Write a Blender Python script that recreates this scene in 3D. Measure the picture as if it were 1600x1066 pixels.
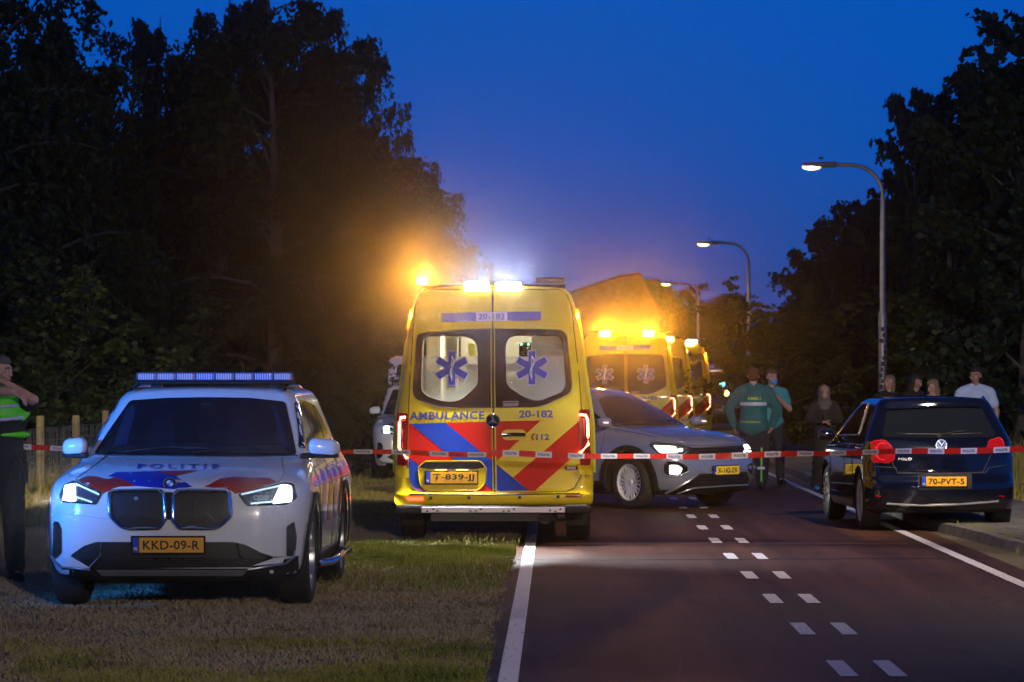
import bpy, bmesh, math, random
import numpy as np
from math import sin, cos, pi, radians as R
from mathutils import Vector as V, Matrix, Euler
from mathutils.geometry import tessellate_polygon
from mathutils.bvhtree import BVHTree

random.seed(11)
sc = bpy.context.scene
for o in list(bpy.data.objects): bpy.data.objects.remove(o)

# ------------------------------------------------------------------ camera
F = 4700.0                      # focal length in photo pixels (1600 wide)
VX, HY, CH = 870.0, 595.0, 1.6  # vanishing point, horizon row, camera height
cam = bpy.data.objects.new('camera', bpy.data.cameras.new('camera'))
sc.collection.objects.link(cam); sc.camera = cam
cam.location = (0, 0, CH); cam.rotation_euler = (pi/2, 0, 0)
cam.data.sensor_width = 36; cam.data.lens = F/1600*36
cam.data.shift_x = (800-VX)/1600; cam.data.shift_y = (HY-533)/1600
cam.data.clip_start = .5; cam.data.clip_end = 3000
cam.data.dof.use_dof = True; cam.data.dof.focus_distance = 25.5; cam.data.dof.aperture_fstop = 7.0

# ------------------------------------------------------------------ world: dusk sky
w = bpy.data.worlds.new('World'); sc.world = w; w.use_nodes = True
nt = w.node_tree; nt.nodes.clear()
N = nt.nodes.new; L = nt.links.new
out = N('ShaderNodeOutputWorld'); bg = N('ShaderNodeBackground')
sky = N('ShaderNodeTexSky'); sky.sky_type = 'NISHITA'; sky.sun_disc = False
SUN_EL, SUN_ROT = R(-1.5), R(150)
sky.sun_elevation = SUN_EL; sky.sun_rotation = SUN_ROT
sky.air_density = 1.0; sky.dust_density = .3; sky.ozone_density = 6.0
# deep evening blue over the whole dome, a little paler down at the horizon
tc = N('ShaderNodeTexCoord'); sx = N('ShaderNodeSeparateXYZ'); L(tc.outputs['Generated'], sx.inputs[0])
cr = N('ShaderNodeValToRGB'); L(sx.outputs['Z'], cr.inputs[0])
e = cr.color_ramp.elements
e[0].position = 0.0; e[0].color = (.030, .060, .26, 1)
e[1].position = 1.0; e[1].color = (.001, .008, .055, 1)
for p_, c_ in ((.035, (.010, .062, .31, 1)), (.075, (.0015, .078, .42, 1)), (.13, (.0008, .085, .47, 1)), (.45, (.001, .020, .13, 1))):
    k = e.new(p_); k.color = c_
mx = N('ShaderNodeMix'); mx.data_type = 'RGBA'; mx.inputs[0].default_value = .985
sk = N('ShaderNodeMix'); sk.data_type = 'RGBA'; sk.blend_type = 'MULTIPLY'; sk.inputs[0].default_value = 1
L(sky.outputs[0], sk.inputs[6]); sk.inputs[7].default_value = (.1, .35, 1, 1)
L(sk.outputs[2], mx.inputs[6]); L(cr.outputs[0], mx.inputs[7])
L(mx.outputs[2], bg.inputs[0]); bg.inputs[1].default_value = 1.0
L(bg.outputs[0], out.inputs[0])
sc.view_settings.view_transform = 'Standard'; sc.view_settings.look = 'None'
sc.view_settings.exposure = 0; sc.view_settings.gamma = 1
cy = sc.cycles
cy.use_denoising = True; cy.denoising_input_passes = 'RGB_ALBEDO';  cy.max_bounces = 5; cy.diffuse_bounces = 2; cy.glossy_bounces = 3
cy.transparent_max_bounces = 8; cy.volume_bounces = 0; cy.transmission_bounces = 2
cy.sample_clamp_indirect = 3; cy.sample_clamp_direct = 0; cy.use_adaptive_sampling = True; cy.adaptive_threshold = .015
try: cy.use_light_tree = True
except Exception: pass

COL = sc.collection
def lamp(name, kind, loc, color, power, parent=None, size=.05, aim=None, cone=60, blend=.5):
    d = bpy.data.lights.new(name, kind); d.energy = power; d.color = color
    if kind in ('POINT', 'SPOT'): d.shadow_soft_size = size
    if kind == 'SPOT': d.spot_size = R(cone); d.spot_blend = blend
    o = bpy.data.objects.new(name, d); COL.objects.link(o); o.location = loc
    if aim is not None:
        o.rotation_euler = V(aim).to_track_quat('-Z', 'Y').to_euler()
    if parent: o.parent = parent
    return o

# dim last light of the evening, very soft
sun = lamp('evening_light', 'SUN', (0, -20, 30), (.55, .70, 1.0), .05, aim=(.3, 1, -1.1)); sun.data.angle = R(40)

# ------------------------------------------------------------------ materials
MATS = {}
def mat(name, col=(.5, .5, .5), rough=.5, metal=0, emit=None, es=1.0, var=.0, vs=20, bump=0, bs=60, coat=0, spec=.5, alpha=1, trans=0, col2=None, anis=None):
    if name in MATS: return MATS[name]
    m = bpy.data.materials.new(name); m.use_nodes = True; MATS[name] = m
    t = m.node_tree; b = t.nodes['Principled BSDF']
    b.inputs['Base Color'].default_value = (*col, 1); b.inputs['Roughness'].default_value = rough
    b.inputs['Metallic'].default_value = metal; b.inputs['Specular IOR Level'].default_value = spec
    b.inputs['Coat Weight'].default_value = coat; b.inputs['Coat Roughness'].default_value = .04
    b.inputs['Alpha'].default_value = alpha; b.inputs['Transmission Weight'].default_value = trans
    if emit: b.inputs['Emission Color'].default_value = (*emit, 1); b.inputs['Emission Strength'].default_value = es
    if var or col2 or bump:
        g = t.nodes.new('ShaderNodeTexCoord')
    if var or col2:
        n = t.nodes.new('ShaderNodeTexNoise'); n.inputs['Scale'].default_value = vs; n.inputs['Detail'].default_value = 5
        t.links.new(g.outputs['Object'], n.inputs['Vector'])
        r = t.nodes.new('ShaderNodeValToRGB'); r.color_ramp.elements[0].position = .3; r.color_ramp.elements[1].position = .7
        c2 = col2 or tuple(min(1, c*(1+var)) for c in col); c1 = col if col2 else tuple(c*(1-var) for c in col)
        r.color_ramp.elements[0].color = (*c1, 1); r.color_ramp.elements[1].color = (*c2, 1)
        t.links.new(n.outputs[0], r.inputs[0]); t.links.new(r.outputs[0], b.inputs['Base Color'])
    if bump:
        n2 = t.nodes.new('ShaderNodeTexNoise'); n2.inputs['Scale'].default_value = bs; n2.inputs['Detail'].default_value = 4
        t.links.new(g.outputs['Object'], n2.inputs['Vector'])
        bp = t.nodes.new('ShaderNodeBump'); bp.inputs['Strength'].default_value = bump; bp.inputs['Distance'].default_value = .01
        t.links.new(n2.outputs[0], bp.inputs['Height']); t.links.new(bp.outputs[0], b.inputs['Normal'])
    return m

BLACKP = mat('black_plastic', (.010, .010, .011), .62, var=.3, vs=30, spec=.22)
GLOSSB = mat('gloss_black', (.006, .006, .007), .08)
CHROME = mat('chrome', (.75, .78, .82), .12, metal=1)
SILVER = mat('satin_silver', (.45, .47, .5), .3, metal=.8)
RUBBER = mat('tyre_rubber', (.012, .012, .012), .8, var=.3, bump=.4, bs=90)
GLASSD = mat('dark_glass', (.006, .008, .010), .05, spec=.7)
GLASSC = mat('lamp_glass', (.75, .8, .9), .08)
REDLAMP = mat('red_lamp_glass', (.25, .004, .006), .12)
REDLIT = mat('red_lamp_lit', (.6, .01, .01), .2, emit=(1, .05, .02), es=7)
REDHOT = mat('red_lamp_tube', (.8, .1, .1), .2, emit=(1, .22, .10), es=14)
WHITELIT = mat('white_lamp_lit', (.9, .9, .9), .2, emit=(.85, .95, 1), es=22)
ORANGELIT = mat('orange_lamp_lit', (.9, .4, .05), .2, emit=(1, .62, .16), es=9)
PLATE = mat('plate_yellow', (.78, .36, .008), .4)
PLATEY = mat('plate_bright_yellow', (.85, .60, .02), .4)
BLUEP = mat('plate_blue', (.01, .04, .38), .4)
INK = mat('ink_black', (.004, .004, .004), .5)
WHITEP = mat('white_print', (.75, .75, .75), .4)

# ------------------------------------------------------------------ object helpers
def link(name, me, m=None, parent=None, smooth=False, sharp=35):
    o = bpy.data.objects.new(name, me); COL.objects.link(o)
    if m is not None:
        for mm in (m if isinstance(m, (list, tuple)) else [m]): me.materials.append(mm)
    if smooth:
        me.shade_smooth()
        if sharp:
            try: me.set_sharp_from_angle(angle=R(sharp))
            except Exception: pass
    if parent: o.parent = parent
    return o
def obj(name, bm, m=None, parent=None, smooth=False, sharp=35):
    me = bpy.data.meshes.new(name); bmesh.ops.recalc_face_normals(bm, faces=bm.faces); bm.to_mesh(me); bm.free()
    return link(name, me, m, parent, smooth, sharp)
def tag(o, label=None, cat=None, group=None, kind=None):
    if label: o['label'] = label
    if cat: o['category'] = cat
    if group: o['group'] = group
    if kind: o['kind'] = kind
    return o
def empty(name, loc=(0, 0, 0), rz=0):
    o = bpy.data.objects.new(name, None); COL.objects.link(o); o.location = loc; o.rotation_euler = (0, 0, rz)
    o.empty_display_size = .3
    return o
def copy_tree(o, parent=None):
    c = o.copy(); COL.objects.link(c); c.parent = parent
    for ch in [k for k in bpy.data.objects if k.parent == o]: copy_tree(ch, c)
    return c
def box(bm, x0, x1, y0, y1, z0, z1, bev=0, mtx=None, seg=2):
    r = bmesh.ops.create_cube(bm, size=1)
    vs = r['verts']
    for v in vs: v.co = V(((x0+x1)/2+v.co.x*(x1-x0), (y0+y1)/2+v.co.y*(y1-y0), (z0+z1)/2+v.co.z*(z1-z0)))
    if bev:
        es = list({e_ for v in vs for e_ in v.link_edges})
        rr = bmesh.ops.bevel(bm, geom=es, offset=bev, segments=seg, affect='EDGES', profile=.5)
        vs = list({v for f in rr['faces'] for v in f.verts} | {v for v in vs if v.is_valid})
    if mtx is not None:
        for v in vs: v.co = mtx @ v.co
    return vs
def tube(bm, pts, r, n=8, closed=False, caps=True):
    pts = [V(p) for p in pts]; rings = []; up = V((0, 0, 1)); N_ = len(pts)
    for i, p in enumerate(pts):
        if closed: d = pts[(i+1) % N_]-pts[i-1]
        else: d = pts[min(i+1, N_-1)]-pts[max(i-1, 0)]
        d = d.normalized() if d.length > 1e-9 else V((0, 0, 1))
        a = d.cross(up)
        if a.length < .2: a = d.cross(V((1, 0, 0)))
        a.normalize(); b = d.cross(a).normalized(); rr = r[i] if isinstance(r, (list, tuple)) else r
        rings.append([bm.verts.new(p+a*cos(2*pi*k/n)*rr+b*sin(2*pi*k/n)*rr) for k in range(n)])
    m_ = N_ if closed else N_-1
    for i in range(m_):
        A, B = rings[i], rings[(i+1) % N_]
        for k in range(n):
            try: bm.faces.new((A[k], A[(k+1) % n], B[(k+1) % n], B[k]))
            except ValueError: pass
    if caps and not closed:
        for q in (rings[0], rings[-1]):
            try: bm.faces.new(q)
            except ValueError: pass
def lathe(bm, prof, n=32, mtx=None, axis='x'):
    """profile (radius, along) spun about the x axis"""
    rings = []
    for (r, a) in prof:
        ring = []
        for k in range(n):
            t = 2*pi*k/n
            co = V((a, r*cos(t), r*sin(t))) if axis == 'x' else V((r*cos(t), r*sin(t), a))
            if mtx is not None: co = mtx @ co
            ring.append(bm.verts.new(co))
        rings.append(ring)
    for A, B in zip(rings, rings[1:]):
        for k in range(n): bm.faces.new((A[k], A[(k+1) % n], B[(k+1) % n], B[k]))
    return rings
def ball(bm, c, r, n=12, sc_=(1, 1, 1)):
    m_ = Matrix.Translation(c) @ Matrix.Diagonal((*sc_, 1))
    bmesh.ops.create_uvsphere(bm, u_segments=n, v_segments=max(6, n*2//3), radius=r, matrix=m_)

# ------------------------------------------------------------------ polygons laid on a surface
def rounded(pts, r, n=5):
    """round the corners of a 2D polygon; r a number or one per corner"""
    res = []; M = len(pts)
    for i in range(M):
        p = V(pts[i]).to_2d() if len(pts[i]) > 2 else V(pts[i]); a = V(pts[i-1][:2]); b = V(pts[(i+1) % M][:2])
        rr = r[i] if isinstance(r, (list, tuple)) else r
        da, db = (a-p), (b-p); la, lb = da.length, db.length
        q = min(rr, la*.48, lb*.48)
        if q <= 0: res.append(tuple(p)); continue
        s = p+da/la*q; t = p+db/lb*q
        for k in range(n+1):
            u = k/n; res.append(tuple(s*(1-u)**2+p*2*u*(1-u)+t*u*u))
    return res
def inset_poly(pts, d):
    M = len(pts); res = []; area = sum(pts[i-1][0]*pts[i][1]-pts[i][0]*pts[i-1][1] for i in range(M))
    sgn = 1 if area > 0 else -1
    for i in range(M):
        a, p, b = V(pts[i-1]), V(pts[i]), V(pts[(i+1) % M])
        t1, t2 = (p-a), (b-p)
        t1 = t1.normalized() if t1.length > 1e-9 else t2.normalized(); t2 = t2.normalized() if t2.length > 1e-9 else t1
        n_ = V((-t1.y-t2.y, t1.x+t2.x))
        n_ = n_.normalized() if n_.length > 1e-9 else V((0, 0))
        res.append(tuple(p+n_*d*sgn))
    return res
def camray(mtx):
    inv = mtx.inverted(); o = inv @ V((0, 0, CH)); r3 = inv.to_3x3()
    def f(u, v):
        return o, (r3 @ V(((u-VX)/F, 1, -(v-HY)/F))).normalized()
    return f
def orth(axis, scale=1):
    d = {'F': (lambda u, v: (V((u, -9, v)), V((0, 1, 0)))), 'B': (lambda u, v: (V((u, 19, v)), V((0, -1, 0)))),
         'L': (lambda u, v: (V((-9, u, v)), V((1, 0, 0)))), 'R': (lambda u, v: (V((9, u, v)), V((-1, 0, 0)))),
         'T': (lambda u, v: (V((u, v, 9)), V((0, 0, -1))))}
    return d[axis]
class Surf:
    def __init__(s, objs):
        if not isinstance(objs, (list, tuple)): objs = [objs]
        vs, fs = [], []
        for o in objs:
            b = len(vs); M = o.matrix_local if o.parent else Matrix()
            vs += [M @ v.co for v in o.data.vertices]; fs += [[i+b for i in p.vertices] for p in o.data.polygons]
        s.bvh = BVHTree.FromPolygons(vs, fs)
    def hit(s, ray, u, v, off):
        o, d = ray(u, v); h = s.bvh.ray_cast(o, d)
        if h[0] is None:
            # nearest point of the surface to the ray
            best = None
            for t in np.linspace(1, 60, 60):
                q = s.bvh.find_nearest(o+d*t)
                if q[0] is not None and (best is None or q[3] < best[3]): best = q
            h = best
        n = h[1].copy()
        if n.dot(d) > 0: n.negate()
        return h[0]+(n*.5-d*.5).normalized()*off
def sheet2d(loops, grid):
    bm = bmesh.new()
    loops3 = [[V((p[0], p[1], 0)) for p in lp] for lp in loops]
    tris = tessellate_polygon(loops3); flat = [p for lp in loops3 for p in lp]
    vs = [bm.verts.new(p) for p in flat]
    for t in tris:
        try: bm.faces.new([vs[i] for i in t])
        except ValueError: pass
    cut(bm, grid); return bm
def cut(bm, grid):
    if not grid: return
    xs = [v.co.x for v in bm.verts]; ys = [v.co.y for v in bm.verts]
    for ax, lo, hi in ((0, min(xs), max(xs)), (1, min(ys), max(ys))):
        n = int((hi-lo)/grid)
        for k in range(1, n+1):
            q = lo+k*(hi-lo)/(n+1); co = V((q, 0, 0)) if ax == 0 else V((0, q, 0)); no = V((1, 0, 0)) if ax == 0 else V((0, 1, 0))
            bmesh.ops.bisect_plane(bm, geom=bm.verts[:]+bm.edges[:]+bm.faces[:], plane_co=co, plane_no=no, dist=1e-7)
def lay(name, surf, ray, loops, m, parent, off=.004, grid=12, thick=0, smooth=True):
    """a 2D outline (list of loops, the later ones holes) laid on a surface along rays"""
    if not isinstance(loops[0][0], (list, tuple, V)): loops = [loops]
    bm = sheet2d(loops, grid)
    for v in bm.verts: v.co = surf.hit(ray, v.co.x, v.co.y, off)
    if thick:
        bmesh.ops.recalc_face_normals(bm, faces=bm.faces)
        c = ray(loops[0][0][0], loops[0][0][1])[1]
        s_ = sum(f.normal.dot(c)*f.calc_area() for f in bm.faces)
        g = bmesh.ops.extrude_face_region(bm, geom=bm.faces[:])
        for v in [q for q in g['geom'] if isinstance(q, bmesh.types.BMVert)]: v.co -= c*thick
    return obj(name, bm, m, parent, smooth, 40)
def trim(name, surf, ray, pts, r, m, parent, off=.004, closed=False, n=6, step=None):
    """a tube following a 2D line laid on a surface"""
    q = []
    P_ = list(pts)+([pts[0]] if closed else [])
    for a, b in zip(P_, P_[1:]):
        d = math.hypot(b[0]-a[0], b[1]-a[1]); k = max(1, int(d/(step or 12)))
        for i in range(k): q.append((a[0]+(b[0]-a[0])*i/k, a[1]+(b[1]-a[1])*i/k))
    if not closed: q.append(P_[-1])
    bm = bmesh.new(); tube(bm, [surf.hit(ray, u, v, off) for u, v in q], r, n, closed)
    return obj(name, bm, m, parent, True, 60)
TEXTS = {}
def text_bm(s, size, bold=0, sx=1.0, space=1.0):
    key = (s, size, bold, sx, space)
    if key in TEXTS:
        bm = bmesh.new(); bm.from_mesh(TEXTS[key]); return bm
    cu = bpy.data.curves.new('lettering', 'FONT'); cu.body = s; cu.size = size; cu.align_x = 'CENTER'; cu.align_y = 'CENTER'
    cu.offset = bold; cu.resolution_u = 3; cu.space_character = space
    o = bpy.data.objects.new('lettering', cu); COL.objects.link(o)
    bpy.context.view_layer.update()
    me = bpy.data.meshes.new_from_object(o); bpy.data.objects.remove(o); bpy.data.curves.remove(cu)
    bm = bmesh.new(); bm.from_mesh(me); TEXTS[key] = me
    return bm
def fit_text(s, w_, h_, bold=0, space=1.0):
    bm = text_bm(s, 1, bold, 1, space)
    xs = [v.co.x for v in bm.verts]; ys = [v.co.y for v in bm.verts]
    cx, cy_ = (min(xs)+max(xs))/2, (min(ys)+max(ys))/2
    for v in bm.verts:
        v.co.x = (v.co.x-cx)*w_/(max(xs)-min(xs)); v.co.y = (v.co.y-cy_)*h_/(max(ys)-min(ys))
    return bm
def lay_text(name, surf, ray, s, u, v, w_, h_, m, parent, off=.006, rot=0, flip=-1, bold=.015, space=1.0, grid=None, skew=0):
    """writing fitted to w_ x h_ about (u,v); flip=-1 for pixel rows that run down"""
    bm = fit_text(s, w_, h_, bold, space)
    if grid: cut(bm, grid)
    for q in bm.verts:
        a, b = q.co.x, q.co.y*flip
        q.co = surf.hit(ray, u+a*cos(rot)-b*sin(rot), v+a*sin(rot)+b*cos(rot)+skew*a, off)
    return obj(name, bm, m, parent)
def plate(parent, w_, h_, txt, ym, cols=None, red=False):
    """number plate lying in its own XZ plane facing -Y, as children of parent; returns the plate object"""
    bm = bmesh.new(); box(bm, -w_/2-.012, w_/2+.012, 0, .014, -h_/2-.012, h_/2+.012, .004)
    p = obj('number_plate', bm, BLACKP, parent)
    bm = bmesh.new(); box(bm, -w_/2+.045, w_/2, -.006, .002, -h_/2, h_/2, .002); obj('plate_face', bm, ym, p)
    bm = bmesh.new(); box(bm, -w_/2, -w_/2+.044, -.0055, .002, -h_/2, h_/2, .002); obj('country_band', bm, BLUEP, p)
    for s_, u, ww, hh, m_ in ((txt, .022, w_*.80, h_*.62, INK), ('NL', -w_/2+.022, .026, .022, WHITEP)):
        bm = fit_text(s_, ww, hh, .022 if m_ is INK else .02, 1.05)
        for q in bm.verts: q.co = V((u+q.co.x, -.009, q.co.y-(0 if m_ is INK else h_*.25)))
        obj('lettering', bm, m_, p)
    return p

# ------------------------------------------------------------------ car shells from stacked contours
def contour(rg, N_=(10, 8, 26)):
    z, yf, yr, w_, cx, cf, bf, cr_, br, crown = rg
    a = []
    for i in range(N_[0]): t = i/N_[0]; x = (w_-cx)*t; a.append((x, yf+bf*t*t))
    for i in range(N_[1]): t = i/N_[1]*pi/2; a.append((w_-cx+cx*sin(t), yf+bf+cf*(1-cos(t))))
    y0, y1 = yf+bf+cf, yr-br-cr_
    for i in range(N_[2]): t = i/N_[2]; a.append((w_, y0+(y1-y0)*t))
    for i in range(N_[1]): t = i/N_[1]*pi/2; a.append((w_-cx+cx*cos(t), yr-br-cr_*(1-sin(t))))
    for i in range(N_[0]+1): t = 1-i/N_[0]; a.append(((w_-cx)*t, yr-br*t*t))
    right = a; left = [(-x, y) for x, y in reversed(a[1:-1])]
    full = right+left
    return [V((x, y, z+crown*(1-(x/max(w_, .01))**2))) for x, y in full]
def catmull(K, sub):
    res = []
    n = len(K)
    for i in range(n-1):
        p0, p1, p2, p3 = K[max(i-1, 0)], K[i], K[i+1], K[min(i+2, n-1)]
        for k in range(sub):
            t = k/sub; row = []
            for a, b, c, d in zip(p0, p1, p2, p3):
                m1 = (c-a)/2; m2 = (d-b)/2
                # limit the tangents so the profile stays monotone
                dd = c-b
                if dd == 0: m1 = m2 = 0
                else:
                    m1 = max(min(m1/dd, 2.2), 0)*dd if m1/dd > 0 else 0
                    m2 = max(min(m2/dd, 2.2), 0)*dd if m2/dd > 0 else 0
                row.append((2*t**3-3*t**2+1)*b+(t**3-2*t**2+t)*m1+(-2*t**3+3*t**2)*c+(t**3-t**2)*m2)
            res.append(row)
    res.append(list(K[-1])); return res
def shell(name, rings, m, parent, sub=3, sharp=30):
    bm = bmesh.new(); R_ = [[bm.verts.new(p) for p in contour(r)] for r in catmull(rings, sub)]
    for A, B in zip(R_, R_[1:]):
        n = len(A)
        for k in range(n):
            try: bm.faces.new((A[k], A[(k+1) % n], B[(k+1) % n], B[k]))
            except ValueError: pass
    for q in (R_[0], R_[-1]): bm.faces.new(q)
    return obj(name, bm, m, parent, True, sharp)
def carve(o, cutters):
    """subtract throw-away solids; the cut faces take the cutter's material"""
    for c in cutters:
        md = o.modifiers.new('cut', 'BOOLEAN'); md.operation = 'DIFFERENCE'; md.object = c; md.solver = 'EXACT'
        md.material_mode = 'TRANSFER'
    bpy.context.view_layer.update()
    dg = bpy.context.evaluated_depsgraph_get()
    me = bpy.data.meshes.new_from_object(o.evaluated_get(dg), depsgraph=dg)
    o.modifiers.clear(); old = o.data; o.data = me; bpy.data.meshes.remove(old)
    for c in cutters: bpy.data.objects.remove(c)
    me.shade_smooth()
    try: me.set_sharp_from_angle(angle=R(30))
    except Exception: pass
def dark_below(o, z):
    me = o.data; i = next((k for k, m in enumerate(me.materials) if m == BLACKP), None)
    if i is None: me.materials.append(BLACKP); i = len(me.materials)-1
    for p in me.polygons:
        if p.center.z < z: p.material_index = i
def arch_cutter(x, y, z, r, wd, parent):
    bm = bmesh.new(); rings = lathe(bm, [(r, x-wd/2), (r, x+wd/2)], 40, Matrix.Translation((0, y, z)))
    for q in rings: bm.faces.new(q)
    o = obj('cutter', bm, BLACKP, parent); return o
def wheel(parent, x, y, r, wd, side, spokes=5, style='Y', rim_r=None, m=None, steer=0):
    """side=+1: outer face toward +x"""
    m = m or SILVER; rr = rim_r or r*.68
    e_ = empty('wheel'); e_.parent = parent; e_.location = (x, y, r); e_.rotation_euler = (0, 0, steer+(0 if side > 0 else pi))
    h = wd/2
    bm = bmesh.new()
    pr = [(rr*.97, -h*.8), (rr*1.02, -h*.95), (r*.86, -h), (r*.96, -h*.86), (r*.995, -h*.6), (r, 0), (r*.995, h*.6), (r*.96, h*.86), (r*.86, h), (rr*1.05, h*.96), (rr*1.0, h*.82), (rr*.97, h*.8)]
    lathe(bm, pr, 48); obj('tyre', bm, RUBBER, e_, True, 30)
    bm = bmesh.new(); lathe(bm, [(rr*1.0, h*.84), (rr*1.01, h*.9), (rr*.965, h*.9), (rr*.94, h*.7), (rr*.92, -h*.6), (rr*.3, -h*.7), (.01, -h*.7)], 48)
    lathe(bm, [(.01, h*.72), (r*.10, h*.72), (r*.13, h*.6), (r*.13, -h*.2)], 20)
    ns = spokes
    for k in range(ns):
        a = 2*pi*k/ns+.3
        arms = ((-.09, .09), (.09, -.09)) if style == 'Y' else ((0, 0),)
        for d0, d1 in arms:
            a0, a1 = a+d0*.6, a+d0*2.0
            if style != 'Y': a0 = a1 = a
            p0 = V((h*.62, cos(a0)*r*.10, sin(a0)*r*.10)); p1 = V((h*.80, cos(a1)*rr*.97, sin(a1)*rr*.97))
            dd = (p1-p0).normalized(); sd = dd.cross(V((1, 0, 0))).normalized()*(r*.030 if style == 'Y' else r*.045)
            ex = V((h*.16, 0, 0))
            vs = [bm.verts.new(p) for p in (p0-sd, p0+sd, p1+sd*.8, p1-sd*.8, p0-sd-ex, p0+sd-ex, p1+sd*.8-ex, p1-sd*.8-ex)]
            for f in ((0, 1, 2, 3), (4, 5, 6, 7), (0, 1, 5, 4), (1, 2, 6, 5), (2, 3, 7, 6), (3, 0, 4, 7)): bm.faces.new([vs[i] for i in f])
    obj('rim', bm, m, e_, True, 30)
    bm = bmesh.new(); lathe(bm, [(rr*.90, -h*.55), (.01, -h*.55)], 32); obj('brake_disc', bm, BLACKP, e_)
    return e_
def structure(o): o['kind'] = 'structure'; return o
bm = bmesh.new()
vs = [bm.verts.new(p) for p in ((-184, -28, -.012), (184, -28, -.012), (184, 414, -.012), (-184, 414, -.012))]; bm.faces.new(vs)
gm = mat('dry_ground', (.06, .048, .03), .95, col2=(.15, .12, .075), vs=.9, bump=.6, bs=9)
structure(obj('ground', bm, gm))
# road: runs along Y, bending a little to the right far away
def bend(y): return 0 if y < 75 else (y-75)**2*.0011
def strip(name, x0, x1, y0, y1, z, m, st=3, parent=None):
    bm = bmesh.new(); n = max(1, int((y1-y0)/st)); pr = None
    for i in range(n+1):
        y = y0+(y1-y0)*i/n; b = bend(y)
        a, c = bm.verts.new((x0+b, y, z)), bm.verts.new((x1+b, y, z))
        if pr: bm.faces.new((pr[0], pr[1], c, a))
        pr = (a, c)
    return obj(name, bm, m, parent)
def asphalt():
    m = mat('red_asphalt', (.1, .1, .1), .55); t = m.node_tree; b = t.nodes['Principled BSDF']; b.inputs['Specular IOR Level'].default_value = .22
    g = t.nodes.new('ShaderNodeTexCoord')
    n1 = t.nodes.new('ShaderNodeTexNoise'); n1.inputs['Scale'].default_value = 55; n1.inputs['Detail'].default_value = 4
    n2 = t.nodes.new('ShaderNodeTexNoise'); n2.inputs['Scale'].default_value = .55; n2.inputs['Detail'].default_value = 4
    for n in (n1, n2): t.links.new(g.outputs['Object'], n.inputs['Vector'])
    r1 = t.nodes.new('ShaderNodeValToRGB'); r1.color_ramp.elements[0].position = .32; r1.color_ramp.elements[1].position = .75
    r1.color_ramp.elements[0].color = (.050, .021, .013, 1); r1.color_ramp.elements[1].color = (.110, .048, .029, 1)
    t.links.new(n1.outputs[0], r1.inputs[0])
    r2 = t.nodes.new('ShaderNodeValToRGB'); r2.color_ramp.elements[0].color = (.75, .75, .78, 1); r2.color_ramp.elements[1].color = (1.2, 1.15, 1.1, 1)
    t.links.new(n2.outputs[0], r2.inputs[0])
    mm = t.nodes.new('ShaderNodeMix'); mm.data_type = 'RGBA'; mm.blend_type = 'MULTIPLY'; mm.inputs[0].default_value = 1
    t.links.new(r1.outputs[0], mm.inputs[6]); t.links.new(r2.outputs[0], mm.inputs[7]); t.links.new(mm.outputs[2], b.inputs['Base Color'])
    # tyre tracks and stains drawn out along the lane, darker patches
    mp = t.nodes.new('ShaderNodeMapping'); mp.inputs['Scale'].default_value = (2.6, .10, 1); t.links.new(g.outputs['Object'], mp.inputs['Vector'])
    n3 = t.nodes.new('ShaderNodeTexNoise'); n3.inputs['Scale'].default_value = 1; n3.inputs['Detail'].default_value = 6; n3.inputs['Roughness'].default_value = .65; t.links.new(mp.outputs[0], n3.inputs['Vector'])
    r3 = t.nodes.new('ShaderNodeValToRGB'); r3.color_ramp.elements[0].position = .35; r3.color_ramp.elements[1].position = .65; r3.color_ramp.elements[0].color = (.55, .56, .60, 1); r3.color_ramp.elements[1].color = (1.25, 1.2, 1.15, 1); t.links.new(n3.outputs[0], r3.inputs[0])
    m3 = t.nodes.new('ShaderNodeMix'); m3.data_type = 'RGBA'; m3.blend_type = 'MULTIPLY'; m3.inputs[0].default_value = 1
    t.links.new(mm.outputs[2], m3.inputs[6]); t.links.new(r3.outputs[0], m3.inputs[7])
    vo = t.nodes.new('ShaderNodeTexVoronoi'); vo.feature = 'DISTANCE_TO_EDGE'; vo.inputs['Scale'].default_value = .42
    dn = t.nodes.new('ShaderNodeVectorMath'); dn.operation = 'ADD'; t.links.new(g.outputs['Object'], dn.inputs[0]); n4 = t.nodes.new('ShaderNodeTexNoise'); n4.inputs['Scale'].default_value = 1.3; n4.inputs['Detail'].default_value = 5; t.links.new(g.outputs['Object'], n4.inputs['Vector']); t.links.new(n4.outputs[1], dn.inputs[1]); t.links.new(dn.outputs[0], vo.inputs['Vector'])
    r4 = t.nodes.new('ShaderNodeValToRGB'); r4.color_ramp.elements[0].position = .0; r4.color_ramp.elements[1].position = .012; r4.color_ramp.elements[0].color = (.35, .35, .35, 1); t.links.new(vo.outputs[0], r4.inputs[0])
    m4 = t.nodes.new('ShaderNodeMix'); m4.data_type = 'RGBA'; m4.blend_type = 'MULTIPLY'; m4.inputs[0].default_value = .8
    t.links.new(m3.outputs[2], m4.inputs[6]); t.links.new(r4.outputs[0], m4.inputs[7]); t.links.new(m4.outputs[2], b.inputs['Base Color'])
    bp = t.nodes.new('ShaderNodeBump'); bp.inputs['Strength'].default_value = .6; bp.inputs['Distance'].default_value = .006
    t.links.new(n1.outputs[0], bp.inputs['Height']); t.links.new(bp.outputs[0], b.inputs['Normal'])
    rr = t.nodes.new('ShaderNodeMapRange'); rr.inputs['To Min'].default_value = .48; rr.inputs['To Max'].default_value = .75
    t.links.new(n2.outputs[0], rr.inputs[0]); t.links.new(rr.outputs[0], b.inputs['Roughness'])
    return m
RD = structure(strip('road', -.42, 3.95, -27, 200, 0, asphalt()))
LINEW = mat('line_paint', (.15, .11, .10), .6, col2=(.66, .62, .68), vs=38)
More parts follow.
